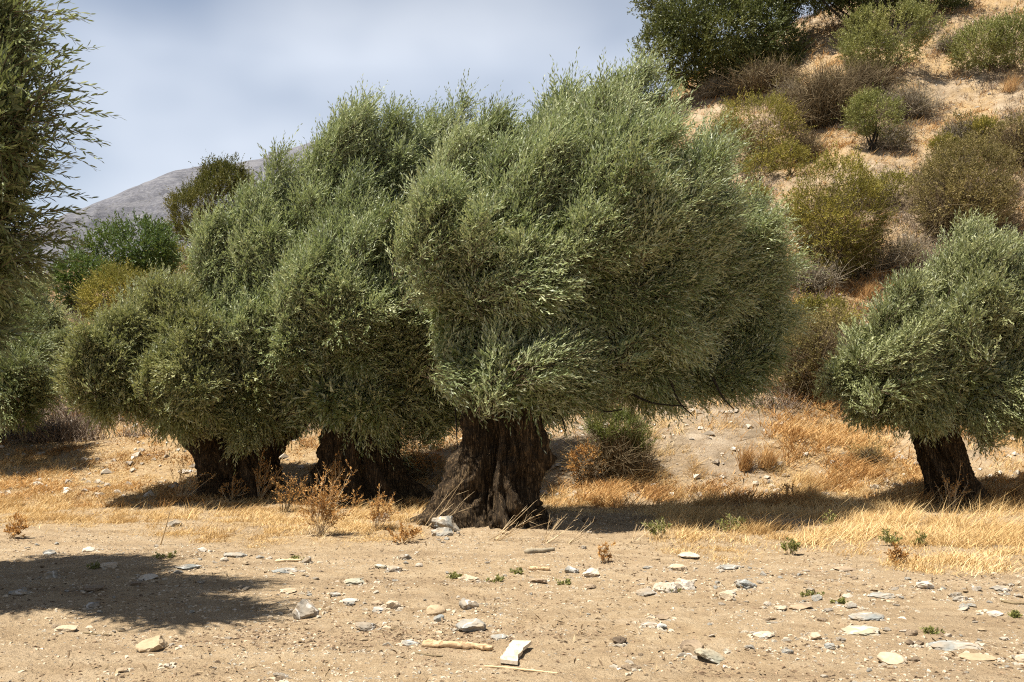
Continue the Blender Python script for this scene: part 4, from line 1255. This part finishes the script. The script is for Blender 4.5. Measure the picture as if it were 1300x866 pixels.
def grass_clump(label, px, py, w, h, n, mat, seed, group='grass tufts on the bank'):
    b = ground(px, py)
    rs = np.random.default_rng(1300 + seed)
    W, H = pxr(w, b[1]), pxr(h, b[1])
    a = rs.uniform(0, 2 * PI, n)
    q = np.sqrt(rs.random(n)) * 0.25 * W
    x, y = b[0] + np.cos(a) * q, b[1] + np.sin(a) * q
    v, f, N = blades(x, y, np.full(n, b[2]), H * rs.uniform(0.55, 1.05, n), np.full(n, 0.009), rs, (0.15, 0), 0.22)
    o = link('grass_tuft', mesh_np('grass_tuft', v - b, f, {'rnd': np.repeat(rs.random(N), 5)}, False, M[mat]), None, b)
    tag(o, label, 'grass tuft', group)


grass_clump('golden upright grass tuft alone on the pale bank', 944, 598, 24, 46, 260, 'orange', 1)
grass_clump('rounded golden grass tuft just right of the upright one', 972, 594, 40, 34, 300, 'orange', 2)
grass_clump('golden grass tuft high on the hillside near the right edge', 1280, 118, 40, 34, 300, 'orange', 3)
grass_clump('golden grass tuft on the hillside left of the brown edge bush', 1190, 190, 40, 30, 300, 'orange', 4)
grass_clump('straw tuft on the orange grass between the big bush and the right olive', 1100, 380, 44, 30, 320, 'orange', 5)
grass_clump('straw tuft against the left side of the right olive trunk', 1160, 636, 40, 34, 300, 'straw', 6)


# ================================================================== stones
def stone_mesh(name, rs, mat, sx, sy, sz, cuts=9, rough=0.10, sub=4, sink=0.2):
    import bmesh
    bm = bmesh.new()
    bmesh.ops.create_icosphere(bm, subdivisions=sub, radius=1.0)
    v = np.array([q.co[:] for q in bm.verts])
    f = np.array([[q.index for q in p.verts] for p in bm.faces])
    bm.free()
    nrm = unit(rs.normal(size=(cuts, 3)))
    for nn in nrm:
        lim = rs.uniform(0.55, 0.85)
        dd = v @ nn
        over = np.clip(dd - lim, 0, None)
        v = v - over[:, None] * nn
    v = v * (1 + 1.5 * rough * fbm(v * 1.7 + rs.uniform(0, 90), 5, 2.1, 0.6))[:, None]
    v = v * np.array([sx, sy, sz])
    v[:, 2] += sz * (0.62 - sink * 1.2)
    me = mesh_np(name, v, f, None, True, mat)
    me.set_sharp_from_angle(angle=math.radians(24))
    return me


def stone(label, px, py, w, h, mat, seed, cat='stone', name='stone', cuts=9, rough=0.1, tilt=(0, 0), deep=0.9, sink=0.22, group='loose stones on the dirt'):
    """px, py: centre of its foot in the photograph; w, h: its size in photograph pixels"""
    b = ground(px, py)
    rs = np.random.default_rng(2000 + seed)
    Y = b[1]
    W = pxr(w, Y) * 0.5 * 1.12
    D = W * deep
    view = CAM_H / math.hypot(Y, CAM_H)
    H = max(pxr(h, Y) * 0.5 * 1.1 - D * view * 0.55, 0.18 * W)
    me = stone_mesh(name, rs, M[mat], W, D, H, cuts, rough, 4, sink)
    o = link(name, me, None, b)
    o.rotation_euler = (tilt[0], tilt[1], rs.uniform(-0.5, 0.5))
    tag(o, label, cat, group)
    return o


ST = [
    ('upright grey-white block of stone alone on the dirt left of centre', 390, 783, 31, 31, 'st_grey', dict(cuts=14, deep=0.8)),
    ('tan stone with a dark undercut front, the one nearest the camera at the left', 195, 824, 37, 24, 'st_tan', dict(cuts=10, tilt=(0, -0.2))),
    ('smooth cream flat stone at the front edge of the left shadow', 86, 801, 27, 11, 'st_cream', dict(cuts=3)),
    ('grey rounded stone inside the upper part of the left shadow', 65, 734, 24, 14, 'st_grey', dict()),
    ('dark bluish stone deep in the left shadow near the edge', 26, 754, 25, 11, 'st_blue', dict()),
    ('flat brown slab lying in the left shadow', 123, 748, 27, 9, 'st_brown', dict()),
    ('dark flat stone at the top of the shadow tongue', 176, 742, 20, 7, 'st_brown', dict()),
    ('small grey round stone in the middle of the left shadow', 118, 771, 15, 10, 'st_grey', dict(cuts=4)),
    ('thin pale blue-grey slab beside the green creeping weed at the left', 239, 722, 30, 9, 'st_blue', dict()),
    ('whitish rough stone above the left shadow', 140, 720, 22, 9, 'st_white', dict()),
    ('white stone at the upper rim of the shadow tongue', 188, 735, 22, 11, 'st_white', dict()),
    ('pale stone standing beside the leaning reed', 221, 668, 19, 13, 'st_grey', dict()),
    ('small blue-grey stone on the dirt above the left shadow', 63, 704, 15, 9, 'st_blue', dict()),
    ('small white-topped stone between the left shadow and the straw', 112, 700, 15, 9, 'st_white', dict()),
    ('flat blue-grey stone in front of the pale stick', 362, 726, 27, 9, 'st_blue', dict()),
    ('blue-grey flat stone left of the pale stick, near the straw', 298, 707, 26, 9, 'st_blue', dict()),
    ('grey pebble at the right end of the pale stick', 390, 714, 13, 11, 'st_grey', dict()),
    ('pale flat stone just above the upright grey-white block', 364, 752, 23, 9, 'st_cream', dict()),
    ('tiny white stone under the straw left of the pale stick', 256, 700, 12, 7, 'st_white', dict()),
    ('small blue stone right of the upright grey-white block', 424, 757, 15, 10, 'st_blue', dict()),
    ('dark brown clod at the bottom edge left of centre', 356, 864, 13, 9, 'st_clod', dict()),
    ('brown crumbly clod below the tan undercut stone', 155, 853, 14, 8, 'st_brown', dict()),
    ('tiny white pebble right of the brown crumbly clod', 212, 847, 9, 7, 'st_white', dict()),
    ('blue-grey rounded stone with a brown front, in front of the grey block in the centre', 598, 800, 33, 20, 'st_blue', dict(cuts=7)),
    ('squarish grey block of stone in the centre of the dirt', 594, 772, 25, 20, 'st_grey', dict(cuts=14)),
    ('smooth tan rounded stone left of the squarish grey block', 553, 779, 24, 16, 'st_tan', dict(cuts=2, rough=0.05)),
    ('small blue-grey pebble under the smooth tan rounded stone', 558, 788, 13, 11, 'st_blue', dict()),
    ('cream angular stone in a little cluster left of centre', 498, 773, 18, 14, 'st_cream', dict()),
    ('pale blue flat stone, left one of the little cluster', 481, 776, 20, 8, 'st_blue', dict()),
    ('small brown stone topping the little cluster', 480, 768, 15, 9, 'st_brown', dict()),
    ('grey-brown wedge stone below the little cluster', 465, 798, 27, 14, 'st_grey', dict(tilt=(0, 0.25))),
    ('blue-grey flat stone left of the dry log end', 520, 818, 22, 9, 'st_blue', dict(cuts=5)),
    ('flat white stone left of the little cluster', 443, 764, 19, 7, 'st_white', dict()),
    ('green-grey flat slab behind the little cluster', 450, 740, 26, 10, 'st_green', dict()),
    ('grey stone in the stony strip straight below the left root', 501, 725, 18, 11, 'st_grey', dict()),
    ('small grey stone left of the one below the left root', 482, 721, 16, 9, 'st_green', dict()),
    ('grey stone by the straw fringe under the left root tip', 516, 710, 15, 11, 'st_grey', dict()),
    ('bluish flat pebble right of the dry log', 634, 810, 19, 8, 'st_blue', dict()),
    ('dark peaked clod of earth right of the white board', 787, 818, 18, 14, 'st_clod', dict(rough=0.22)),
    ('dark rounded clod of earth, nearest one right of the white board', 801, 849, 21, 12, 'st_clod', dict(rough=0.22)),
    ('large white rock with a green weed at its foot', 845, 751, 29, 21, 'st_white', dict(cuts=10)),
    ('grey block leaning on the large white rock', 822, 755, 26, 13, 'st_grey', dict(cuts=12)),
    ('brown-grey low stone in front of the grey leaning block', 825, 795, 20, 9, 'st_grey', dict()),
    ('pale blue pebble beside the brown-grey low stone', 840, 798, 15, 9, 'st_blue', dict()),
    ('pointed white-grey stone in the strip before the big shadow', 752, 731, 23, 14, 'st_white', dict(cuts=11)),
    ('blue-grey stone left of the pointed white-grey one', 725, 727, 17, 13, 'st_blue', dict()),
    ('brownish flat stone left of the dark slab and weed', 683, 739, 20, 9, 'st_brown', dict()),
    ('dark grey thin slab below the pointed white-grey stone', 748, 746, 21, 8, 'st_brown', dict()),
    ('long low cream stone in the strip left of centre', 596, 735, 26, 8, 'st_cream', dict()),
    ('large grey stone wedged at the left roots of the biggest trunk', 566, 672, 36, 28, 'st_blue', dict(cuts=6)),  # this and the next: darker colour stands in for shade at the roots
    ('grey stone below the wedged one at the roots', 560, 680, 26, 16, 'st_blue', dict(cuts=6)),
    ('dark stone on the tip of the right root mound', 749, 662, 17, 11, 'st_brown', dict()),
    ('white sharp rock in the stony strip right of the large white rock', 869, 747, 29, 20, 'st_white', dict(cuts=12, tilt=(0, 0.3))),
    ('speckled brown rock with a smooth slab leaning against it', 879, 830, 30, 25, 'st_brown', dict(cuts=10, tilt=(0, 0.3))),
    ('smooth green-grey slab leaning against the speckled brown rock', 901, 839, 36, 19, 'st_green', dict(cuts=5, tilt=(0, 0.35))),
    ('blue flat stone tilted in the strip under the right grass', 946, 746, 28, 14, 'st_blue', dict(tilt=(0, 0.3))),
    ('cream lump of stone right below the white sharp rock', 921, 761, 21, 14, 'st_cream', dict()),
    ('white peaked stone close under the front of the right grass', 1172, 747, 21, 15, 'st_white', dict(cuts=12)),
    ('blue-grey slab, wide and flat, right of centre', 1100, 785, 38, 13, 'st_blue', dict(cuts=6)),
    ('green-grey slab with dark underside below the wide blue-grey slab', 1097, 804, 44, 15, 'st_green', dict(cuts=6)),
    ('long thin blue-grey slab above the wide one', 1121, 758, 31, 9, 'st_blue', dict()),
    ('oval cream flat stone with a dark shadow at the lower right', 1132, 840, 33, 18, 'st_cream', dict(cuts=2, rough=0.05, tilt=(0, 0.15))),
    ('broad blue-grey slab bedded in the dirt at the lower right', 1212, 821, 52, 14, 'st_blue', dict(cuts=6, sink=0.4)),
    ('tan half-buried stone below the broad bedded slab', 1240, 835, 40, 12, 'st_tan', dict(cuts=3, sink=0.45)),
    ('small flat white stone alone right of the leaning slab', 969, 808, 25, 9, 'st_white', dict()),
    ('little blue stone right of the small flat white stone', 1054, 823, 15, 10, 'st_blue', dict()),
    ('pale triangular chip of stone above the little blue stone', 1033, 810, 17, 11, 'st_cream', dict()),
    ('brown slab tipped up in the middle of the right dirt', 1015, 772, 28, 9, 'st_brown', dict(tilt=(0, -0.2))),
    ('pale stone left of the tipped brown slab', 989, 774, 20, 8, 'st_cream', dict()),
    ('dark round clod, left of a touching pair', 1155, 818, 12, 9, 'st_clod', dict()),
    ('dark round clod, right of a touching pair', 1167, 820, 10, 8, 'st_clod', dict()),
    ('pale grey rounded stone in the right strip', 1220, 763, 18, 11, 'st_grey', dict()),
    ('small grey stone with a tiny weed on the right dirt', 1080, 772, 16, 10, 'st_grey', dict()),
    ('cream stone by the right edge of the dirt', 1296, 840, 14, 13, 'st_cream', dict()),
    ('grey-white flat stone just in front of the right grass', 875, 708, 25, 10, 'st_white', dict()),
    ('pale stone below the grey-white flat one at the grass front', 861, 723, 21, 11, 'st_cream', dict()),
    ('thin bluish slab at the grass front, right of the pale stone', 925, 722, 28, 8, 'st_blue', dict()),
    ('dark flat stone at the front of the right grass', 1073, 724, 28, 8, 'st_brown', dict()),
    ('pale flat stone lying inside the right grass', 1220, 690, 23, 9, 'st_white', dict()),
    ('blue-white slab inside the grass under the right olive', 1247, 684, 29, 9, 'st_blue', dict()),
    ('long grey stone at the right edge of the strip', 1270, 749, 29, 9, 'st_grey', dict()),
    ('flat white chip right of the pale grey rounded stone', 1264, 781, 19, 8, 'st_white', dict()),
    ('dark splintered stone between the clods and the large white rock', 840, 785, 18, 7, 'st_brown', dict()),
    ('grey boulder half hidden on the root mound, left end', 486, 660, 26, 14, 'st_brown', dict()),
]
for k, (lab, px, py, w, h, mat, kw) in enumerate(ST):
    stone(lab, px, py, w, h, mat, k, **kw)

# small loose stones, many alike
rs = R_(60)
KINDS = [('st_white', 'small whitish stone scattered in the stony strip before the grass', 'small whitish stones'),
         ('st_blue', 'small bluish-grey stone scattered in the stony strip before the grass', 'small bluish stones'),
         ('st_grey', 'small dull grey stone scattered in the stony strip before the grass', 'small grey stones'),
         ('st_tan', 'small tan stone scattered in the stony strip before the grass', 'small tan stones'),
         ('st_brown', 'small dark brown stone scattered in the stony strip before the grass', 'small brown stones')]
for ki, (mat, lab, grp) in enumerate(KINDS):
    variants = [stone_mesh('small_stone', rs, M[mat], 1, rs.uniform(0.6, 0.95), rs.uniform(0.25, 0.55), 9, 0.14, 3, 0.2) for _ in range(6)]
    cnt = (40, 50, 50, 32, 40)[ki]
    for q in range(cnt):
        px = rs.uniform(5, 1295) if q % 3 else rs.uniform(800, 1295)
        fr = float(np.interp(px, *GRASS_FRONT))
        py = fr + 6 + abs(rs.normal(0, 38)) if q % 5 else rs.uniform(fr + 5, 862)
        py = min(py, 862)
        b = ground(px, py)
        s = pxr(rs.uniform(3.0, 7.0) * (1.25 if py > 740 else 1.0) * np.interp(py, [690, 860], [0.8, 1.1]), b[1]) * rs.choice([0.7, 0.9, 1.2])
        o = link('small_stone', variants[q % 6], None, b)
        o.scale = (s, s, s)
        o.rotation_euler = (rs.normal(0, 0.15), rs.normal(0, 0.15), rs.uniform(0, 6.28))
        tag(o, lab, 'stone', grp)

# gravel and crumbs: nobody could count them
for nm, lab, mats, cnt, smin, smax in (('gravel', 'fine pale gravel strewn over the dirt', 'gravel', 42000, 0.003, 0.017), ('dark_crumbs', 'dark crumbs of earth and dung strewn over the dirt', 'crumb', 46000, 0.003, 0.017)):
    y = 5.2 + 12 * rs.random(cnt) ** 1.25
    x = (rs.random(cnt) * 2 - 1) * (0.54 * y + 0.3)
    cl = np.clip((0.5 if nm == 'gravel' else 0.25) + 1.5 * n2(x, y, 0.9, 3.3 if nm == 'gravel' else 7.9, 4), 0.05, 1)
    k = rs.random(cnt) < cl
    x, y = x[k], y[k]
    z = terrain(x, y)
    N = len(x)
    oc = np.array([[1, 0, 0], [-0.5, 0.87, 0], [-0.5, -0.87, 0], [0.3, 0.3, 0.75], [-0.5, 0.1, 0.6], [0.2, -0.4, 0.65]])
    fc = np.array([[0, 1, 3], [1, 4, 3], [1, 2, 4], [2, 5, 4], [2, 0, 5], [0, 3, 5], [3, 4, 5]])
    s = smin + (smax - smin) * rs.random(N) ** 2.5
    if nm == 'gravel':
        # chips lying against the larger stones
        ex = np.array([[*ground(q[1], q[2])[:2], q[3]] for q in ST])
        e = ex[rs.integers(0, len(ex), 1100)]
        sp_ = pxr(e[:, 2], e[:, 1]) * rs.uniform(0.45, 1.3, 1100)
        an = rs.uniform(0, 2 * PI, 1100)
        x = np.concatenate([x, e[:, 0] + np.cos(an) * sp_])
        y = np.concatenate([y, e[:, 1] + np.sin(an) * sp_])
        z = terrain(x, y)
        s = np.concatenate([s, rs.uniform(0.008, 0.026, 1100)])
    else:
        ex = np.stack([rs.normal(-0.85, 0.75, 900), rs.normal(7.0, 0.22, 900)], 1)
        x = np.concatenate([x, ex[:, 0]])
        y = np.concatenate([y, ex[:, 1]])
        z = terrain(x, y)
        s = np.concatenate([s, rs.uniform(0.006, 0.017, 900)])
    N = len(x)
    a = rs.uniform(0, 2 * PI, N)
    ca, sa = np.cos(a), np.sin(a)
    o6 = oc[None] * (1 + rs.normal(0, 0.18, (N, 6, 3)))
    st = 1 + 0.9 * rs.random(N)
    X = o6[..., 0] * st[:, None]
    v = np.stack([X * ca[:, None] - o6[..., 1] * sa[:, None], X * sa[:, None] + o6[..., 1] * ca[:, None], o6[..., 2] * 0.8], -1) * s[:, None, None] + np.stack([x, y, z - 0.001], 1)[:, None, :]
    f = (np.arange(N)[:, None, None] * 6 + fc[None]).reshape(-1, 3)
    nt = NT(nm + '_mix')
    if mats == 'gravel':
        c = nt.ramp(nt.attr('rnd'), [(0, (0.22, 0.19, 0.15)), (0.3, (0.33, 0.29, 0.225)), (0.6, (0.44, 0.35, 0.24)), (0.9, (0.45, 0.37, 0.27)), (1, (0.52, 0.45, 0.36))])
    else:
        c = nt.ramp(nt.attr('rnd'), [(0, (0.07, 0.048, 0.03)), (0.5, (0.19, 0.13, 0.08)), (1, (0.33, 0.235, 0.145))])
    mt = nt.done(nt.bsdf(c, 0.9, 0.15))
    tag(link(nm, mesh_np(nm, v.reshape(-1, 3), f, {'rnd': np.repeat(rs.random(N), 6)}, False, mt)), lab, 'gravel', None, 'stuff')
NL = 16000
y = 5.2 + 13 * rs.random(NL) ** 1.2
x = (rs.random(NL) * 2 - 1) * (0.54 * y + 0.3)
near_tr = np.exp(-(((x - TRUNK_XY[0] - 0.6) / 3.2) ** 2 + ((y - TRUNK_XY[1] + 1.0) / 2.0) ** 2))
band = np.exp(-(((x + 0.9) / 1.3) ** 2 + ((y - 7.0) / 0.45) ** 2))
k = rs.random(NL) < np.clip(0.12 + 0.9 * near_tr + 0.8 * band + 0.7 * n2(x, y, 0.7, 51.0, 4), 0.02, 1)
x, y = x[k], y[k]
z = terrain(x, y)
N = len(x)
Pq = np.stack([x, y, z + 0.006], 1)
dq = unit(np.stack([rs.normal(size=N), rs.normal(size=N), rs.normal(0, 0.25, N)], 1))
v, f, r = leaves(Pq, dq, np.full(N, 0.01), 1, 0.055, 0.015, np.tile([0, 0, 1.0], (N, 1)), rs, upw=1.5)
tag(link('fallen_leaves', mesh_np('fallen_leaves', v, f, {'rnd': r}, False, straw_mat('fallen_leaf', [(0, (0.075, 0.05, 0.028)), (0.5, (0.20, 0.135, 0.075)), (1, (0.44, 0.33, 0.19))], 0.1))),
    'brown fallen olive leaves strewn over the dirt and under the trees', 'leaf litter', None, 'stuff')
# stones of the slope
y = 18 + 40 * rs.random(5200) ** 1.6
x = (rs.random(5200) * 2 - 1) * (0.57 * y + 1)
z = terrain(x, y)
N = len(x)
s = 0.02 + 0.11 * rs.random(N) ** 3
o6 = oc[None] * (1 + rs.normal(0, 0.22, (N, 6, 3)))
a = rs.uniform(0, 2 * PI, N)
ca, sa = np.cos(a), np.sin(a)
v = np.stack([o6[..., 0] * ca[:, None] - o6[..., 1] * sa[:, None], o6[..., 0] * sa[:, None] + o6[..., 1] * ca[:, None], o6[..., 2] * 0.8], -1) * s[:, None, None] + np.stack([x, y, z - 0.004], 1)[:, None, :]
f = (np.arange(N)[:, None, None] * 6 + fc[None]).reshape(-1, 3)
nt = NT('slope_rubble_mix')
c = nt.ramp(nt.attr('rnd'), [(0, (0.24, 0.2, 0.155)), (0.5, (0.4, 0.345, 0.275)), (1, (0.60, 0.55, 0.47))])
tag(link('slope_rubble', mesh_np('slope_rubble', v.reshape(-1, 3), f, {'rnd': np.repeat(rs.random(N), 6)}, False, nt.done(nt.bsdf(c, 0.9, 0.15)))), 'pale rubble strewn over the slope', 'rubble', None, 'stuff')


# ================================================================== wood lying about
def lying(name, label, cat, pts, r, mat, seed, lift=0.6, nseg=10, rough=0.2):
    P = np.array([ground(*p) for p in pts])
    b = P[0].copy()
    P[:, 2] += r * lift
    path = bez(P, 10)
    rs = np.random.default_rng(3000 + seed)
    path[:, 2] += rs.normal(0, r * 0.08, len(path))
    v, f = tube(path, np.linspace(r, r * 0.75, len(path)) * (1 + 0.08 * rs.normal(size=len(path))), nseg, True, rough, seed * 3.1)
    g = Geo()
    g.add(v, f)
    o = link(name, g.mesh(name, M[mat], b, True), None, b)
    return tag(o, label, cat)


nt = NT('pale_dry_wood')
w1 = nt.noise(nt.pos((0.25, 1, 1)), 55, 5, 0.6)
w2 = nt.noise(nt.pos(), 30, 3)
c = nt.ramp(w1, [(0.3, (0.30, 0.19, 0.10)), (0.55, (0.50, 0.36, 0.21)), (0.75, (0.62, 0.48, 0.31))])
c = nt.mix(nt.ramp(w2, [(0.56, (0, 0, 0)), (0.66, (0.85, 0.85, 0.85))]), c, (0.12, 0.07, 0.035))
M['log'] = nt.done(nt.bsdf(c, 0.85, 0.15, nt.bump(w1, 0.01, 0.6)))
nt = NT('bleached_board')
w1 = nt.noise(nt.pos((1, 0.3, 1)), 40, 5, 0.6)
c = nt.ramp(w1, [(0.3, (0.36, 0.28, 0.19)), (0.5, (0.54, 0.46, 0.35)), (0.8, (0.62, 0.56, 0.46))])
w3 = nt.noise(nt.pos(), 14, 4, 0.65)
c = nt.mix(nt.ramp(w3, [(0.50, (0, 0, 0)), (0.68, (0.75, 0.75, 0.75))]), c, (0.40, 0.30, 0.19))
M['board'] = nt.done(nt.bsdf(c, 0.75, 0.2, nt.bump(w1, 0.004, 0.5)))
lying('stick', 'peeled tan stick, thick and straight, lying in the foreground left of the white board', 'stick', [(537, 821), (570, 822), (600, 824), (625, 827)], 0.026, 'log', 1, rough=0.4)
lying('twig', 'thin pale twig lying under the white board', 'twig', [(615, 847), (655, 850), (708, 856)], 0.007, 'palestalk', 2)
lying('stick', 'short weathered driftwood stick in front of the big shadow, dark at one end', 'stick', [(668, 703), (680, 702), (692, 701), (703, 699)], 0.03, 'greytwig', 3)
lying('stick', 'short pale splinter of wood below the weathered driftwood', 'stick', [(673, 724), (685, 724), (698, 725)], 0.025, 'log', 4)
lying('stick', 'pale straight stick beside a creeping weed on the left dirt', 'stick', [(350, 714), (366, 713), (382, 713)], 0.018, 'palestalk', 5)
lying('branch', 'pale dead branch lying at the left foot of the right olive trunk', 'branch', [(1150, 630), (1165, 631), (1182, 634)], 0.04, 'greytwig', 6)
lying('twig', 'thin dark twig lying at the right edge of the stony strip', 'twig', [(1272, 764), (1286, 767), (1300, 768)], 0.012, 'deadtwig', 7)
lying('twig', 'thin brown twig on the dirt left of the upright grey-white block', 'twig', [(106, 805), (125, 806), (142, 807)], 0.006, 'deadtwig', 8)
lying('twig', 'brown twig lying left of the peeled tan stick', 'twig', [(524, 829), (545, 833), (562, 834)], 0.006, 'deadtwig', 9)
# leaning reed
b = ground(203, 692)
top = at(216, 648, b[1] - 0.1)
v, f = tube(bez([b + np.array([0, 0, -0.03]), (b + top) / 2 + np.array([0.01, 0, 0]), top], 6), np.linspace(0.010, 0.006, 11), 6)
g = Geo()
g.add(v, f)
tag(link('reed', g.mesh('reed', M['palestalk'], b, True), None, b), 'single brown reed sticking up at a slant from the left dirt', 'reed')
# white board: a flat splintered plank
cs = [ground(635, 845), ground(655, 847), ground(670, 825), ground(651, 823)]
base = np.mean(cs, 0)
A, B, C, D = [q.copy() for q in cs]
u = np.linspace(0, 1, 10)
gv2 = []
rsb = np.random.default_rng(77)
lft = np.array([A + (D - A) * t for t in u]) + rsb.normal(0, 0.006, (10, 3))
rgt = np.array([B + (C - B) * t for t in u]) + rsb.normal(0, 0.006, (10, 3))
rgt[-1] += np.array([0.03, 0.03, 0.0])
lft[:, 2] = base[2] + 0.012 + 0.02 * u
rgt[:, 2] = base[2] + 0.010 + 0.035 * u
topv = np.concatenate([lft, rgt]) + np.array([0, 0, 0.016])
botv = np.concatenate([lft, rgt]) - np.array([0, 0, 0.006])
vv = np.concatenate([topv, botv])
ff = []
for q in range(9):
    ff += [[q, 10 + q, 11 + q, q + 1], [20 + q, 21 + q, 31 + q, 30 + q], [q, q + 1, 21 + q, 20 + q], [10 + q, 30 + q, 31 + q, 11 + q]]
ff += [[0, 20, 30, 10], [9, 19, 39, 29]]
tag(link('board', mesh_np('board', vv - base, np.array(ff), None, False, M['board']), None, base), 'bleached white piece of board lying aslant in the foreground', 'board')

# ================================================================== light, sky, camera
EL = math.radians(68)
sun_h = unit(np.array([-0.78, -0.42, 0]))
sdir = np.array([sun_h[0] * math.cos(EL), sun_h[1] * math.cos(EL), math.sin(EL)])
sl = bpy.data.lights.new('sun', 'SUN')
sl.energy = 5.0
sl.angle = math.radians(0.5)
sl.color = (1.0, 0.945, 0.85)
so = bpy.data.objects.new('sun', sl)
COL.objects.link(so)
so.rotation_euler = Vector(-sdir).to_track_quat('-Z', 'Y').to_euler()
so.location = (-20, 20, 40)

w = bpy.data.worlds.new('World')
SC.world = w
w.use_nodes = True
t = w.node_tree
t.nodes.clear()
out = t.nodes.new('ShaderNodeOutputWorld')
bg = t.nodes.new('ShaderNodeBackground')
sky = t.nodes.new('ShaderNodeTexSky')
sky.sky_type = 'NISHITA'
sky.sun_disc = False
sky.sun_elevation = EL
sky.sun_rotation = math.atan2(sdir[0], sdir[1])
sky.air_density = 1.0
sky.dust_density = 1.5
# thin high cloud over the blue
tc = t.nodes.new('ShaderNodeTexCoord')
mp = t.nodes.new('ShaderNodeMapping')
mp.inputs['Scale'].default_value = (1.0, 1.0, 1.7)
t.links.new(tc.outputs['Generated'], mp.inputs['Vector'])
nz = t.nodes.new('ShaderNodeTexNoise')
nz.inputs['Scale'].default_value = 2.3
nz.inputs['Detail'].default_value = 3.5
nz.inputs['Roughness'].default_value = 0.5
t.links.new(mp.outputs[0], nz.inputs['Vector'])
rp = t.nodes.new('ShaderNodeValToRGB')
rp.color_ramp.elements[0].position = 0.36
rp.color_ramp.elements[0].color = (0.12, 0.12, 0.12, 1)
rp.color_ramp.elements[1].position = 0.64
rp.color_ramp.elements[1].color = (0.85, 0.85, 0.85, 1)
t.links.new(nz.outputs['Fac'], rp.inputs[0])
mx = t.nodes.new('ShaderNodeMix')
mx.data_type = 'RGBA'
t.links.new(rp.outputs[0], mx.inputs[0])
t.links.new(sky.outputs[0], mx.inputs[6])
# the veil is bright towards the horizon and darkened overhead, unseen, to weaken the fill
sx = t.nodes.new('ShaderNodeSeparateXYZ')
t.links.new(tc.outputs['Generated'], sx.inputs[0])
vr = t.nodes.new('ShaderNodeValToRGB')
vr.color_ramp.elements[0].position = 0.34
vr.color_ramp.elements[0].color = (0.76, 0.82, 0.92, 1)
vr.color_ramp.elements[1].position = 0.62
vr.color_ramp.elements[1].color = (0.10, 0.115, 0.15, 1)
t.links.new(sx.outputs[2], vr.inputs[0])
vm = t.nodes.new('ShaderNodeVectorMath')
vm.operation = 'SCALE'
vm.inputs['Scale'].default_value = 9.8
t.links.new(vr.outputs[0], vm.inputs[0])
t.links.new(vm.outputs[0], mx.inputs[7])
t.links.new(mx.outputs[2], bg.inputs['Color'])
bg.inputs['Strength'].default_value = 0.054
t.links.new(bg.outputs[0], out.inputs['Surface'])

cam = bpy.data.cameras.new('camera')
cam.sensor_width = 36
cam.lens = 36 * F / 1300
cam.clip_start = 0.1
cam.clip_end = 12000
co = bpy.data.objects.new('camera', cam)
COL.objects.link(co)
co.location = (0, 0, CAM_H)
co.rotation_euler = (PI / 2 + PITCH, 0, 0)
SC.camera = co

SC.view_settings.view_transform = 'Standard'
SC.view_settings.look = 'None'
SC.view_settings.exposure = 1.08
SC.view_settings.gamma = 1.0
SC.view_settings.use_curve_mapping = False
SC.cycles.max_bounces = 5
SC.cycles.diffuse_bounces = 2
SC.cycles.glossy_bounces = 2
SC.cycles.transmission_bounces = 3
SC.cycles.use_denoising = False
SC.cycles.pixel_filter_type = 'BLACKMAN_HARRIS'
SC.cycles.filter_width = 1.15
SC.cycles.sample_clamp_indirect = 6.0
SC.cycles.use_adaptive_sampling = False
